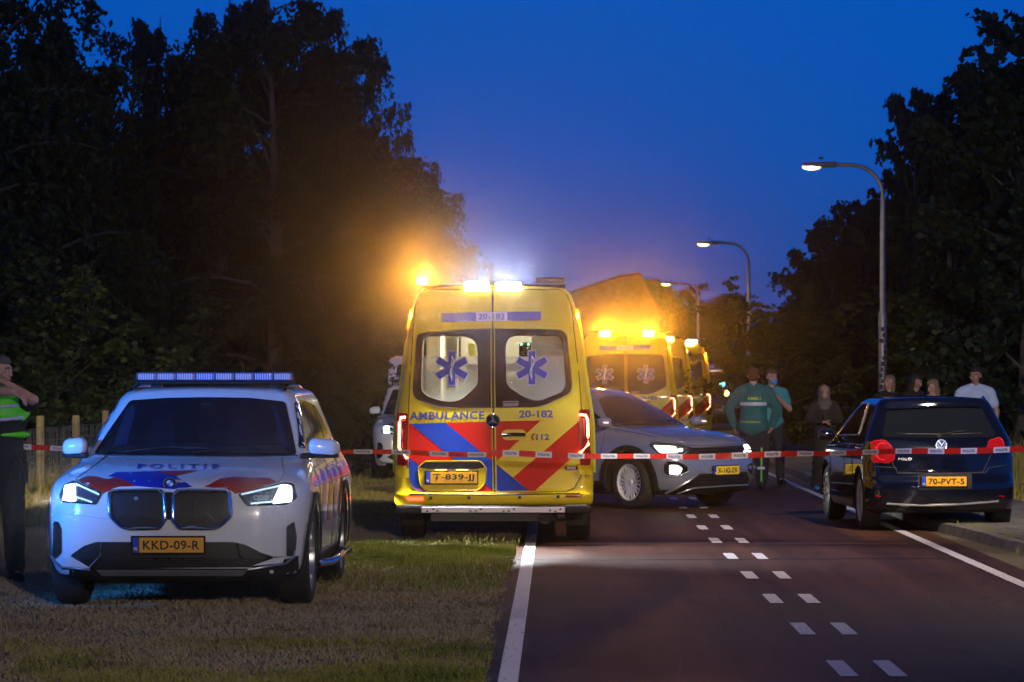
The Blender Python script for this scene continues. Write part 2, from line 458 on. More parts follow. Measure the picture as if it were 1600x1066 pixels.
_r = [n for n in LINEW.node_tree.nodes if n.type == 'VALTORGB'][0]; _r.color_ramp.elements[0].position = .30; _r.color_ramp.elements[1].position = .40
structure(strip('road_edge_line', -.315, -.205, -20, 190, .004, LINEW))
bm = bmesh.new()
for k in range(75):                       # ribbed stretch of the thermoplastic edge line nearest the camera
    y = 12+k*.11; box(bm, -.312, -.208, y, y+.045, .003, .009)
structure(obj('road_edge_rib', bm, LINEW))
structure(strip('road_edge_line', 3.60, 3.71, -20, 190, .004, LINEW))
# double centre dashes
bm = bmesh.new()
for k in range(-4, 55):
    Y = 1.6*F/(1045-HY)+k*1.6*F*.0003555
    for x in (1.583, 1.848):
        b = bend(Y); h = .46
        bm.faces.new([bm.verts.new((x+b+dx, Y+dy, .004)) for dx, dy in ((-.05, -h), (.05, -h), (.05, h), (-.05, h))])
structure(obj('centre_dashes', bm, LINEW))
# repair seams across the asphalt
bm = bmesh.new()
for pts in ([(-.42, 26.9), (.8, 26.85), (2.2, 26.95), (3.95, 27.1)], [(1.2, 30.2), (2.6, 29.8), (3.6, 30.0)], [(-.42, 44), (3.9, 44.4)]):
    for a, b in zip(pts, pts[1:]):
        bm.faces.new([bm.verts.new(p) for p in ((a[0], a[1], .003), (b[0], b[1], .003), (b[0], b[1]+.05, .003), (a[0], a[1]+.05, .003))])
structure(obj('asphalt_seam', bm, mat('bitumen', (.018, .016, .016), .5)))
# right hand kerb and pavement: stepping back from the road towards the camera, set where the photo shows them
def edge(y):                               # x of the kerb face
    t = [(12, 5.3), (22, 4.75), (27.5, 4.35), (30.5, 4.15), (33, 4.0), (200, 4.0)]
    for (a, xa), (b, xb) in zip(t, t[1:]):
        if y <= b: return xa+(xb-xa)*(y-a)/(b-a)+bend(y)
    return 4+bend(y)
KERBM = mat('kerb_stone', (.16, .15, .14), .85, var=.3, vs=6, bump=.4, bs=25)
PAVEM = mat('paving', (.13, .12, .11), .9, var=.3, vs=3, bump=.4, bs=20)
bm = bmesh.new(); Y = 14.0
while Y < 150:
    l = .96 if Y < 60 else 4
    x0, x1 = edge(Y), edge(Y+l); hh = .085+random.uniform(-.006, .006)
    vs = [bm.verts.new(p) for p in ((x0, Y+.012, -.02), (x0+.17, Y+.012, -.02), (x1+.17, Y+l, -.02), (x1, Y+l, -.02), (x0+.03, Y+.012, hh), (x0+.16, Y+.012, hh), (x1+.16, Y+l, hh), (x1+.03, Y+l, hh))]
    for f in ((4, 5, 6, 7), (0, 1, 5, 4), (1, 2, 6, 5), (2, 3, 7, 6), (3, 0, 4, 7)): bm.faces.new([vs[i] for i in f])
    Y += l
structure(obj('kerb', bm, KERBM))
bm = bmesh.new(); pr = None
for i in range(60):
    y = 14+i*2.4; a, c = bm.verts.new((edge(y)+.16, y, .078)), bm.verts.new((edge(y)+1.9, y, .078))
    if pr: bm.faces.new((pr[0], pr[1], c, a))
    pr = (a, c)
structure(obj('pavement', bm, PAVEM))
bm = bmesh.new(); rr = random.Random(5)     # joints of the slabs as thin grooves: raised slabs
for i in range(70):
    for j in range(5):
        y = 22+i*.62; x = edge(y)+.19+j*.33
        box(bm, x, x+.315, y, y+.60, .06, .081+rr.uniform(0, .005))
structure(obj('paving_slabs', bm, PAVEM))

# ------------------------------------------------------------------ street lamps
def street_lamp():
    root = empty('street_lamp')
    galv = mat('galvanised_steel', (.34, .33, .36), .45, metal=.6, var=.15, vs=8)
    H = 6.0
    bm = bmesh.new()
    tube(bm, [(0, 0, 0), (0, 0, 1.0), (0, 0, 2.9)], .085, 14); tube(bm, [(0, 0, 2.88), (0, 0, 2.96), (0, 0, 3.0), (0, 0, H-.75)], [.085, .08, .058, .052], 14)
    obj('pole', bm, galv, root, True)
    bm = bmesh.new(); r_ = .62
    tube(bm, [(0, 0, H-.76)]+[(-r_+r_*cos(t), 0, H-.72+r_*sin(t)) for t in np.linspace(0, pi/2, 10)]+[(-.95, 0, H-.09)], .042, 10)
    obj('arm', bm, galv, root, True)
    bm = bmesh.new(); box(bm, -1.60, -.92, -.11, .11, -.07, .05, .035, Matrix.Translation((0, 0, H-.08)), 3)
    for v in bm.verts:
        t = (-.92-v.co.x)/.68; v.co.z = (v.co.z-(H-.09))*(1-.35*t)+(H-.09); v.co.y *= (1-.3*abs(t-.4))
    h = obj('lamp_head', bm, mat('lamp_grey', (.12, .12, .13), .5), root, True)
    bm = bmesh.new(); ball(bm, (-1.42, 0, H-.135), .17, 14, (1.1, .5, .36))
    obj('lamp_glass', bm, mat('lamp_lit', (1, .8, .5), .3, emit=(1, .66, .17), es=11), h, True)
    bm = bmesh.new(); box(bm, -1.28, -1.18, -.04, .04, H+.02, H+.06, .01); obj('sensor_cap', bm, BLACKP, h)
    bm = bmesh.new(); box(bm, -.05, .05, -.093, -.083, .45, .75, .004); obj('access_door', bm, galv, root)
    return root
lampo = street_lamp()
LP = [(6.5, 60, 0, 'nearest tall street lamp, its stickered pole rising behind the parked dark hatchback'),
      (6.0, 94, 0, 'second street lamp, pole rising above the two paramedics'),
      (6.25, 133, 0, 'farthest street lamp, its arm above the white light of the ambulance queue')]
for i, (x, y, rz, lb) in enumerate(LP):
    o = lampo if i == 0 else copy_tree(lampo); o.location = (x, y, 0); tag(o, lb, 'street lamp', 'street lamps along the pavement')
    lamp('street_bulb', 'SPOT', (-1.42, 0, 5.75), (1, .72, .36), 300, o, .5, (0, -.2, -1), 130, .8)
st = mat('sticker_paper', (.35, .4, .5), .6)
bm = bmesh.new(); rr = random.Random(3)
for k in range(16):
    z = .9+k*.115; a = -pi/2+rr.uniform(-.7, .7); ww = rr.uniform(.25, .55); hh = rr.uniform(.03, .05)
    vs = [bm.verts.new((.0875*cos(a+t), .0875*sin(a+t), z+q)) for q in (-hh, hh) for t in (-ww, 0, ww)]
    bm.faces.new((vs[0], vs[1], vs[4], vs[3])); bm.faces.new((vs[1], vs[2], vs[5], vs[4]))
s_ = obj('sticker_strip', bm, mat('sticker_ink', (.03, .04, .07), .6), lampo)

# working lights of the scene (all belong to lamps the photograph shows)
AMBW = lamp('work_lamp', 'SPOT', (-.63, 29.1, 2.50), (.92, .96, 1), 1500, None, .10, (-.30, -.46, -1), 72, .45)
# ================================================================== POLICE CAR
WPAINT = mat('police_white_paint', (.74, .76, .78), .22, coat=.8, var=.02, vs=3)
PBLUE = mat('police_blue_foil', (.006, .03, .36), .28, coat=.5)
PRED = mat('police_red_foil', (.42, .022, .012), .28, coat=.5)
SHADOWL = mat('panel_gap', (.01, .01, .011), .6)
LEDB = mat('beacon_blue_lens', (.02, .06, .4), .15, emit=(.08, .18, 1), es=.4)
LEDC = mat('beacon_clear_lens', (.22, .26, .42), .12, emit=(.35, .42, 1), es=.14)

def police_car(loc, yaw, tailgate=False):
    root = empty('police_car', loc, yaw)
    M0 = Matrix.Translation((-2.665, 20.7, 0)) @ Matrix.Rotation(R(-.6), 4, 'Z')   # outlines are measured for this stance
    ray = camray(M0)
    g = lambda z, yf, yr, w_, cr=0, cx=.33, cf=.62, bf=.035, br=.05, cb=.25: (z, yf, yr, w_, cx, cf, bf, cb, br, cr)
    rings = [g(.19, .2, 4.3, .78), g(.23, .07, 4.42, .86), g(.32, .015, 4.48, .905), g(.50, 0, 4.5, .918), g(.66, .0, 4.5, .922),
             g(.78, .02, 4.49, .922), g(.845, .045, 4.47, .917), g(.885, .10, 4.46, .905, .012), g(.925, .26, 4.44, .890, .02),
             g(.965, .52, 4.42, .872, .03), g(1.00, .82, 4.40, .852, .03), g(1.03, 1.08, 4.38, .835, .025, .2, .2, .08),
             g(1.055, 1.19, 4.37, .805, .01, .12, .14, .10), g(1.20, 1.44, 4.28, .760, 0, .11, .12, .10),
             g(1.36, 1.73, 4.14, .706, 0, .10, .12, .10), g(1.47, 1.94, 4.02, .665, 0, .10, .12, .09), g(1.525, 2.07, 3.93, .615, .005, .15, .15, .08),
             g(1.548, 2.25, 3.80, .50, .006, .2, .15, .05), g(1.558, 2.6, 3.5, .25, .002, .1, .1, .03)]
    if tailgate: rings = [tuple(list(r[:2])+[min(r[2], 4.35 if r[0] < 1 else 3.75)]+list(r[3:])) for r in rings]
    body = shell('body', rings, WPAINT, root)
    S = Surf(body)
    AX = (.84, 3.42)
    carve(body, [arch_cutter(s*.85, y, .355, .405, .5, root) for s in (-1, 1) for y in AX]); dark_below(body, 0.245)
    P = lambda name, pts, m, off=.004, r=0, **k: lay(name, S, ray, rounded(pts, r) if r else pts, m, root, off, **k)
    T = lambda name, pts, r, m, off=.004, closed=False, par=None, **k: trim(name, S, ray, pts, r, m, par or root, off, closed, **k)
    # windscreen
    ws = P('windscreen', [(203, 626), (260, 622), (325, 621), (390, 622), (446, 628), (455, 668), (464, 711), (400, 713), (305, 713), (210, 712), (146, 710), (172, 670)], GLASSD, .004, 6)
    T('windscreen_seal', [(146, 711), (210, 713), (305, 714), (400, 714), (465, 712)], .007, SHADOWL, .004, par=ws)
    INT = mat('cabin_shape', (.011, .013, .018), .25)
    for q in ([(176, 702), (196, 642), (206, 634), (213, 640), (196, 702)], [(424, 634), (432, 638), (450, 700), (442, 702)], ):
        lay('pillar_trim', S, ray, rounded(q, 3), mat('pillar_shape', (.014, .024, .05), .25), ws, .006)
    for q in ([(232, 702), (236, 668), (246, 652), (262, 652), (272, 668), (276, 702)], [(352, 702), (356, 668), (366, 652), (382, 652), (392, 668), (396, 702)]):
        lay('seat_shape', S, ray, rounded(q, 8), INT, ws, .006)
    lay('dashboard_shape', S, ray, rounded([(170, 708), (180, 697), (300, 693), (440, 697), (455, 709)], 4), mat('dash_shape', (.010, .011, .013), .4), ws, .007)
    trim('inner_mirror', S, ray, [(313, 634), (335, 634)], .02, INT, ws, .006)
    for a in ([(190, 708), (262, 700), (330, 703)], [(300, 709), (380, 700), (440, 702)]):
        T('wiper', a, .007, BLACKP, .016, par=ws)
    # livery on the bonnet
    P('foil_stripe', [(122, 750), (135, 744), (150, 744.5), (167, 749), (180, 746), (196, 751), (214, 760), (185, 761), (171, 767), (163, 771), (140, 761)], PRED, .003, 3)
    P('foil_stripe', [(168, 745), (182, 738), (243, 736.5), (274, 744), (301, 761), (272, 765), (252, 763), (214, 760), (196, 751), (180, 746)], PBLUE, .003)
    P('foil_stripe', [(240, 736.5), (310, 735.5), (274, 744.5), (261, 742)], PRED, .005)
    P('foil_stripe', [(319, 761), (345, 748), (368, 745), (398, 747), (420, 747), (432, 753), (387, 770), (368, 771), (357, 765)], PRED, .003, 3)
    lay_text('lettering', S, ray, 'POLITIE', 279, 729.5, 128, 7.5, PBLUE, root, .006, bold=.02, space=1.5)
    # bonnet edges
    T('bonnet_gap', [(163, 772), (140, 761), (118, 749), (150, 726), (166, 712)], .0035, SHADOWL, .001)
    T('bonnet_gap', [(366, 771), (400, 764), (436, 753), (444, 740), (440, 716)], .0035, SHADOWL, .001)
    T('bonnet_crease', [(215, 764), (205, 740), (196, 716)], .004, WPAINT, .0)
    T('bonnet_crease', [(318, 764), (350, 740), (372, 717)], .004, WPAINT, .0)
    # twin grille
    gr = P('grille', [(167, 770), (178, 763), (250, 763), (264, 768), (280, 763), (352, 763), (364, 771), (366, 806), (354, 823), (341, 830), (276, 829), (264, 812), (253, 829), (191, 830), (178, 822), (168, 807)], WPAINT, .010, 4)
    K1 = rounded([(171, 768), (249, 767), (257, 774), (258, 813), (250, 825), (192, 826), (172, 806)], [9, 4, 3, 3, 4, 12, 6])
    K2 = rounded([(271, 774), (280, 767), (359, 768), (362, 806), (341, 826), (280, 825), (270, 813)], [3, 4, 9, 6, 12, 4, 3])
    GRB = mat('grille_black', (.005, .004, .004), .5)
    for K in (K1, K2):
        k = lay('kidney', S, ray, K, GRB, gr, .014); trim('kidney_frame', S, ray, K, .015, CHROME, gr, .020, True)
        xs = [p[0] for p in K]; x0, x1 = min(xs), max(xs)
        for j in range(1, 9):
            x = x0+(x1-x0)*j/9
            trim('grille_bar', S, ray, [(x, 772), (x, 820)], .002, GRB, k, .015)
    P('grille_bridge', [(258, 770), (270, 770), (270, 812), (258, 812)], BLACKP, .018)
    bb = P('camera_pod', [(210, 777), (216, 777), (216, 782), (210, 782)], SILVER, .02)
    for q in ([(180, 815), (202, 798)], [(323, 800), (335, 814)]):
        trim('grille_blade', S, ray, q, .004, CHROME, gr, .02)
    # headlamps
    for pts, lit, led, mk in (([(115, 752), (159, 772), (150, 788), (97, 784), (94, 775), (101, 759)], [(102, 759), (118, 757), (119, 784), (99, 782)], [(119, 757), (155, 773)], [(120, 777), (144, 785)]),
                          ([(373, 773), (443, 755), (458, 757), (463, 778), (447, 788), (386, 790)], [(438, 758), (455, 760), (455, 784), (425, 787)], [(377, 773), (436, 760)], [(392, 787), (424, 784)])):
        h = P('headlight', pts, mat('headlamp_glass', (.05, .06, .07), .08), .006, 3)
        lay('lamp_lit', S, ray, rounded(lit, 4), mat('headlamp_lit', (.9, .9, .9), .3, emit=(.82, .93, 1), es=14), h, .010)
        trim('lamp_strip', S, ray, led, .006, mat('headlamp_strip', (.8, .9, 1), .3, emit=(.5, .75, 1), es=.8), h, .010)
        trim('lamp_strip', S, ray, mk, .006, mat('headlamp_strip', (.8, .9, 1), .3), h, .010)
        trim('lamp_edge', S, ray, rounded(pts, 3), .0055, GLOSSB, h, .006, True)
        for q in range(3):
            u = (pts[0][0]+pts[3][0])/2+(q-1)*8 if pts[0][0] < 200 else 400+q*8
            trim('lamp_tube', S, ray, [(u+3*cos(t), 778+3.4*sin(t)) for t in np.linspace(0, 2*pi, 10)[:-1]], .004, SILVER, h, .010, True, step=3)
    # bumper
    P('lower_bumper', [(85, 873), (98, 886), (150, 888), (390, 888), (456, 871), (466, 868), (466, 913), (440, 920), (88, 916)], BLACKP, .006)
    it = P('air_intake', [(110, 868), (131, 853), (150, 847), (364, 847), (383, 851), (409, 864), (428, 870), (447, 869), (440, 886), (120, 889)], mat('intake_black', (.006, .006, .007), .5), .004, 4)
    for y in (872, 876, 880, 884): trim('intake_slat', S, ray, [(203, y), (340, y)], .004, BLACKP, it, .012)
    for x in (245, 264, 286): trim('sensor', S, ray, [(x-2, 873), (x+2, 873)], .010, GLOSSB, it, .016)
    for a in ([(158, 848), (157, 868), (140, 886)], [(370, 848), (374, 868), (390, 886)]): T('intake_edge', a, .006, SILVER if a[0][0] < 200 else BLACKP, .012, par=it)
    P('corner_flap', [(89, 874), (99, 884), (142, 887), (114, 870), (98, 872)], WPAINT, .022, 2)
    P('corner_flap', [(393, 884), (440, 879), (444, 869), (426, 872)], WPAINT, .022, 2)
    T('bumper_trim', [(85, 868), (87, 874), (98, 885), (142, 889)], .008, SILVER, .03)
    T('bumper_trim', [(387, 889), (443, 880), (456, 870), (458, 860)], .008, SILVER, .03)
    P('air_curtain', [(84, 815), (92, 815), (97, 827), (97, 864), (88, 873), (83, 869)], BLACKP, .008, 2)
    P('air_curtain', [(447, 823), (459, 815), (463, 838), (461, 868), (447, 870)], BLACKP, .008, 2)
    sk_ = P('skid_plate', [(150, 890), (387, 890), (378, 899), (160, 899)], SILVER, .018, 3, thick=.02)
    for x in (180, 231, 332, 370): lay('skid_tab', S, ray, [(x-9, 889), (x+9, 889), (x+6, 900), (x-6, 900)], BLACKP, sk_, .022)
    T('bumper_line', [(90, 802), (130, 806), (172, 812)], .003, mat('panel_shade', (.5, .52, .55), .4), .0005)
    # badge
    c = S.hit(ray, 265.5, 756.5, .006); n = (S.hit(ray, 265.5, 756.5, .03)-c).normalized()
    rot = n.to_track_quat('Z', 'Y').to_matrix().to_4x4(); Mb = Matrix.Translation(c) @ rot
    bm = bmesh.new(); lathe(bm, [(.001, .004), (.046, .004), (.046, -.004)], 28, Mb, 'z'); b_ = obj('badge', bm, SILVER, root, True)
    bm = bmesh.new(); lathe(bm, [(.001, .0055), (.040, .0055)], 28, Mb, 'z'); obj('badge_ring', bm, INK, b_)
    for q in range(4):
        bm = bmesh.new(); vs = [bm.verts.new(Mb @ V((0, 0, .007)))]+[bm.verts.new(Mb @ V((.025*cos(q*pi/2+t), .025*sin(q*pi/2+t), .007))) for t in np.linspace(0, pi/2, 7)]
        bm.faces.new(vs); obj('badge_quarter', bm, WHITEP if q % 2 else mat('badge_blue', (.05, .2, .6), .3), b_)
    # number plate
    c = S.hit(ray, 263.5, 851.5, .02)
    p = plate(root, .487, .103, 'KKD-09-R', PLATE); p.location = c+V((0, -.012, 0)); p.rotation_euler = (0, 0, R(.6))
    # side windows, doors, flank foil
    for s, ax in ((1, 'R'), (-1, 'L')):
        o = orth(ax); Q = lambda name, pts, m, off=.004, r=.0, **k: lay(name, S, o, rounded(pts, r) if r else pts, m, root, off, grid=.08, **k)
        Q('side_window', [(1.40, 1.10), (2.35, 1.115), (2.35, 1.455), (2.02, 1.44)], GLASSD, .004, .05)
        Q('side_window', [(2.43, 1.12), (3.20, 1.14), (3.10, 1.43), (2.43, 1.455)], GLASSD, .004, .05)
        Q('side_window', [(3.28, 1.14), (3.72, 1.17), (3.40, 1.40), (3.20, 1.42)], GLASSD, .004, .05)
        for y in (1.28, 2.39, 3.24):
            trim('door_gap', S, o, [(y, .34), (y+.02, .7), (y, 1.06)], .004, SHADOWL, root, .001, step=.06)
        trim('door_gap', S, o, [(1.28, .34), (3.15, .34)], .004, SHADOWL, root, .001, step=.1)
        for y in (2.18, 3.06): trim('door_handle', S, o, [(y, .93), (y+.2, .935)], .014, WPAINT, root, .02, step=.06)
        for k in range(4):
            y = 1.36+k*.5
            Q('foil_stripe', [(y, .55), (y+.25, .55), (y+.25+.33, .95), (y+.33, .95)], PRED if k % 2 else PBLUE, .003)
        Q('sill_cladding', [(1.2, .20), (3.15, .20), (3.15, .33), (1.2, .33)], BLACKP, .008)
        for y in AX:
            arc = [(y+.455*cos(t), .355+.455*sin(t)) for t in np.linspace(-.28, pi+.28, 22)]+[(y+.40*cos(t), .355+.40*sin(t)) for t in np.linspace(pi+.28, -.28, 22)]
            Q('arch_cladding', arc, BLACKP, .010, thick=.012)
        bm = bmesh.new(); tube(bm, [(s*.90, 1.35, .26), (s*1.0, 1.5, .27), (s*1.0, 3.0, .27), (s*.9, 3.15, .26)], .028, 10); obj('side_step', bm, CHROME, root, True)
        # mirror
        bm = bmesh.new(); box(bm, .84 if s > 0 else .79, 1.06 if s > 0 else .965, 1.22, 1.40, 1.055, 1.185, .05, seg=3)
        for v in bm.verts:
            v.co.x = v.co.x*s; v.co.y += .22*(abs(v.co.x)-.84); v.co.z -= .10*(abs(v.co.x)-.84)
        mr = obj('mirror', bm, WPAINT, root, True, 60)
        bm = bmesh.new(); box(bm, .78, 1.05 if s > 0 else .96, 1.23, 1.40, 1.035, 1.072, .012)
        for v in bm.verts: v.co.x *= s; v.co.y += .22*(abs(v.co.x)-.84)
        obj('mirror_base', bm, BLACKP, mr)
        trim('roof_rail', S, ray, [(0, 0)], .01, BLACKP, root) if 0 else None
        bm = bmesh.new(); tube(bm, [(s*.585, 2.10, 1.535), (s*.575, 2.35, 1.562), (s*.56, 3.4, 1.56), (s*.56, 3.8, 1.525)], .016, 8); obj('roof_rail', bm, GLOSSB, root, True)
        for y in AX: wheel(root, s*.80, y, .352, .225, s, 5, 'Y', .25)
    # light bar
    lb = empty('light_bar'); lb.parent = root; lb.location = (.03, 2.32, 1.572)
    bm = bmesh.new(); box(bm, -.60, .60, -.12, .12, .0, .026, .01); obj('bar_base', bm, BLACKP, lb)
    bm = bmesh.new(); box(bm, -.595, .595, -.13, .13, .028, .094, .022, seg=3); obj('bar_lens', bm, mat('bar_lens', (.10, .14, .35), .06, alpha=.25), lb)
    for k in range(8):
        x = -.52+k*1.04/7
        bm = bmesh.new(); box(bm, x-.054, x+.054, -.10, .10, .036, .082, .006)
        mo = obj('beacon_module', bm, LEDB if k in (3, 6) else LEDC, lb)
        bm = bmesh.new()
        for q in range(7): tube(bm, [(x-.054+q*.018, -.107, .036), (x-.054+q*.018, -.107, .083)], .0035, 4)
        obj('lens_rib', bm, mat('lens_rib', (.45, .5, .7), .2, emit=(.5, .58, 1), es=.34), mo)
    for x in (-.45, .45):
        bm = bmesh.new(); box(bm, x-.04, x+.04, -.04, .04, -.035, .004); obj('bar_foot', bm, BLACKP, lb)
    bm = bmesh.new(); tube(bm, [(.12, 3.3, 1.55), (.12, 3.36, 1.75)], .005, 6); obj('antenna', bm, BLACKP, root)
    if tailgate:
        bm = bmesh.new(); SL = [(-.64, 0), (.64, 0), (.60, .85), (.45, .95), (-.45, .95), (-.60, .85)]
        IN = [(-.50, .18), (.50, .18), (.46, .70), (-.46, .70)]
        tg = sheet2d([rounded(SL, .08), rounded(IN, .08)], .2)
        g_ = bmesh.ops.extrude_face_region(tg, geom=tg.faces[:])
        for v in [q for q in g_['geom'] if isinstance(q, bmesh.types.BMVert)]: v.co.z += .06
        t_ = obj('tailgate', tg, WPAINT, root, True, 40); t_.location = (0, 3.55, 1.53); t_.rotation_euler = (R(28), 0, 0)
        bm = bmesh.new(); box(bm, -.5, .5, .92, .965, -.02, .05, .01); obj('brake_light', bm, REDLIT, t_)
        bm.free() if False else None
        bm = bmesh.new(); box(bm, -.5, .5, .18, .7, .02, .03); obj('rear_glass', bm, GLASSD, t_)
        for s in (-1, 1):
            bm = bmesh.new(); tube(bm, [(s*.58, 3.75, 1.25), (s*.60, 4.05, 1.72)], .014, 8); obj('gas_strut', bm, BLACKP, root)
    return root
pol = police_car((-2.665, 20.7, 0), R(-.6))
tag(pol, 'white police patrol car on the grass with headlights on, facing the camera, plate KKD-09-R', 'police car')
pol2 = police_car((-1.98, 47.5, 0), R(4), True)
tag(pol2, 'white police car with its tailgate raised, mostly hidden behind the nearest ambulance', 'police car')
# ================================================================== AMBULANCE
AY = mat('ambulance_yellow_paint', (.72, .52, .005), .34, coat=.12, spec=.35, var=.05, vs=2)
AYF = mat('ambulance_fluo_foil', (.72, .74, .01), .35, emit=None)
ABLUE = mat('ambulance_blue_foil', (.006, .045, .38), .5, spec=.2)
ARED = mat('ambulance_red_foil', (.56, .008, .005), .5, spec=.2)
ATEXT = mat('ambulance_blue_print', (.03, .045, .26), .4)
ASTAR = mat('star_blue_print', (.025, .035, .34), .4)
BROWNG = mat('tinted_glass', (.030, .012, .008), .10)
CABW = mat('cabin_white', (.68, .66, .55), .5, var=.06, vs=3)

AMB0 = Matrix.Translation((-.615, 29.25, 0))
WL = rounded([(661, 531), (668, 526), (728, 526), (742, 532), (746, 545), (747, 602), (721, 625), (707, 628), (690, 627), (668, 620), (658, 610)], [5, 5, 5, 8, 5, 8, 8, 8, 8, 6, 6], 3)
WR = rounded([(790, 541), (794, 529), (804, 525), (874, 526), (879, 536), (884, 602), (878, 613), (845, 626), (834, 626), (818, 620), (796, 606), (791, 597)], [6, 6, 5, 5, 5, 5, 6, 6, 6, 6, 5, 5], 3)
DF = rounded([(652, 524), (662, 520), (707, 516), (767, 514), (876, 515.5), (885, 523), (893.5, 605), (889, 615), (853, 632), (836, 636), (697, 637.5), (680, 635), (649, 623), (645, 611)], 6, 3)

def star_of_life(name, S, ray, u, v, Rr, parent, off):
    a = Rr*.205
    def arms(rr, aa):
        P_ = []
        for k in range(6):
            t = -pi/2+k*pi/3; d = (cos(t), sin(t)); n = (-d[1], d[0]); t2 = t-pi/6
            P_.append((u+cos(t2)*aa*2.0, v+sin(t2)*aa*2.0))
            P_.append((u+d[0]*rr-n[0]*aa, v+d[1]*rr-n[1]*aa)); P_.append((u+d[0]*rr+n[0]*aa, v+d[1]*rr+n[1]*aa))
        return P_
    st = lay(name, S, ray, arms(Rr+1.3, a+1.2), mat('star_edge', (.55, .45, .75), .4), parent, off)
    lay('star_field', S, ray, arms(Rr, a), ASTAR, st, off+.003)
    trim('staff', S, ray, [(u, v-Rr*.75), (u, v+Rr*.75)], .004, WHITEP, st, off+.006)
    trim('snake', S, ray, [(u+Rr*.16*sin(q*5.2)*(1-q*.45), v-Rr*.7+q*Rr*1.1) for q in np.linspace(0, 1.2, 26)], .006, WHITEP, st, off+.008, step=2)
    return st

def ambulance(main=True):
    root = empty('ambulance', (0, 0, 0)); ray = camray(AMB0)
    g = lambda z, yf, yr, w_, cr=0, cx=.10, cf=.09, bf=.015: (z, yf, yr, w_, cx, cf, bf, .3, .2, cr)
    rings = [g(.375, .06, 6.8, .91), g(.39, .0, 6.86, .945), g(.42, -.025, 6.9, .966), g(.48, -.03, 6.9, .970), g(.505, -.02, 6.9, .972), g(.52, .03, 6.9, .970), g(.60, .042, 6.9, .971), g(.9, .045, 6.88, .970), g(1.15, .05, 6.7, .965),
             g(1.30, .055, 6.45, .950), g(1.57, .085, 6.0, .905), g(1.90, .13, 5.5, .868), g(2.19, .175, 5.1, .828), g(2.40, .215, 4.9, .772), g(2.48, .24, 4.8, .725, .01), g(2.525, .29, 4.7, .655, .015, .15, .12),
             g(2.55, .45, 4.5, .50, .015, .15, .12), g(2.56, .9, 4.0, .2, .005)]
    body = shell('body', rings, AY, root, 3)
    S = Surf(body)
    P = lambda name, pts, m, off=.004, r=0, par=None, **k: lay(name, S, ray, rounded(pts, r) if r else pts, m, par or root, off, **k)
    T = lambda name, pts, r, m, off=.004, closed=False, par=None, **k: trim(name, S, ray, pts, r, m, par or root, off, closed, **k)
    cutters = [arch_cutter(s*.87, y, .36, .43, .5, root) for s in (-1, 1) for y in (1.1, 5.0)]
    if main:
        bm = bmesh.new()
        vs = [bm.verts.new(p) for p in ((-.86, .22, .75), (.86, .22, .75), (.86, 3.2, .75), (-.86, 3.2, .75), (-.68, .30, 2.40), (.68, .30, 2.40), (.68, 3.2, 2.40), (-.68, 3.2, 2.40))]
        for f in ((0, 1, 2, 3), (4, 5, 6, 7), (0, 1, 5, 4), (1, 2, 6, 5), (2, 3, 7, 6), (3, 0, 4, 7)): bm.faces.new([vs[i] for i in f])
        cutters.append(obj('cutter', bm, CABW, root))
        for Wn in (WL, WR):
            bm = bmesh.new(); q = [S.hit(ray, u, v, 0) for u, v in Wn]
            A = [bm.verts.new((p.x, -.3, p.z)) for p in q]; B = [bm.verts.new((p.x, .5, p.z)) for p in q]
            bm.faces.new(A); bm.faces.new(B[::-1])
            for i in range(len(A)): bm.faces.new((A[i-1], A[i], B[i], B[i-1]))
            cutters.append(obj('cutter', bm, CABW, root))
    carve(body, cutters)
    # ------ livery
    P('foil_stripe', [(638.5, 662), (641, 662), (771.5, 767.5), (709, 768.5), (656, 769), (645, 760), (639, 745), (638, 700)], ARED, .003)
    P('foil_stripe', [(639, 714.6), (656, 728), (659, 757), (668, 767), (710, 768), (660, 769.3), (645, 760), (639, 745)], ABLUE, .0045)
    P('foil_stripe', [(641, 662.5), (695.5, 660.5), (771, 721.5), (771, 767.5)], ABLUE, .0045)
    P('foil_stripe', [(775, 725), (826, 766.5), (775, 767.5)], ABLUE, .0045)
    P('foil_stripe', [(695.5, 660.5), (771, 658.8), (771, 721.5)], ARED, .003)
    P('foil_stripe', [(775, 658.8), (845, 657), (775.5, 721)], ARED, .003)
    P('foil_stripe', [(906, 657), (909, 680), (908, 702), (836, 767), (826, 767), (802, 746)], ARED, .003)
    P('number_band', [(689, 489), (845.5, 486.5), (845.5, 500.5), (690, 503.5)], mat('band_purple', (.09, .07, .34), .4), .004, 3)
    nb = P('number_label', [(744, 488), (792.5, 487.5), (792.5, 501.5), (744, 502)], mat('label_lilac', (.62, .55, .66), .4), .007)
    lay_text('lettering', S, ray, '20-182', 768, 495, 42, 9.5, ATEXT, nb, .010, bold=.02)
    lay_text('lettering', S, ray, 'AMBULANCE', 698.5, 649.5, 117, 12.8, ATEXT, root, .006, bold=.028, space=1.12, skew=-.012)
    lay_text('lettering', S, ray, '20-182', 837.5, 647, 53, 11.5, ATEXT, root, .006, bold=.024, skew=-.01)
    lay_text('lettering', S, ray, '112', 848, 683, 20, 9.5, ATEXT, root, .006, bold=.03)
    T('telephone_sign', [(835.5, 677.5), (832, 680), (831.5, 684), (833.5, 688)], .009, mat('phone_red', (.4, .02, .02), .4), .006, step=1.5)
    # ------ doors
    T('door_gap', [(656, 458), (648, 480), (640, 600), (636, 700), (637, 745), (644, 762), (660, 770), (772, 771), (885, 768), (898, 762), (907, 745), (911.5, 690), (906, 600), (893, 480), (886, 462), (875, 453), (772, 452), (665, 453)], .005, SHADOWL, .0, True)
    T('door_gap', [(769.5, 453), (770, 600), (773, 769)], .008, SHADOWL, .0)
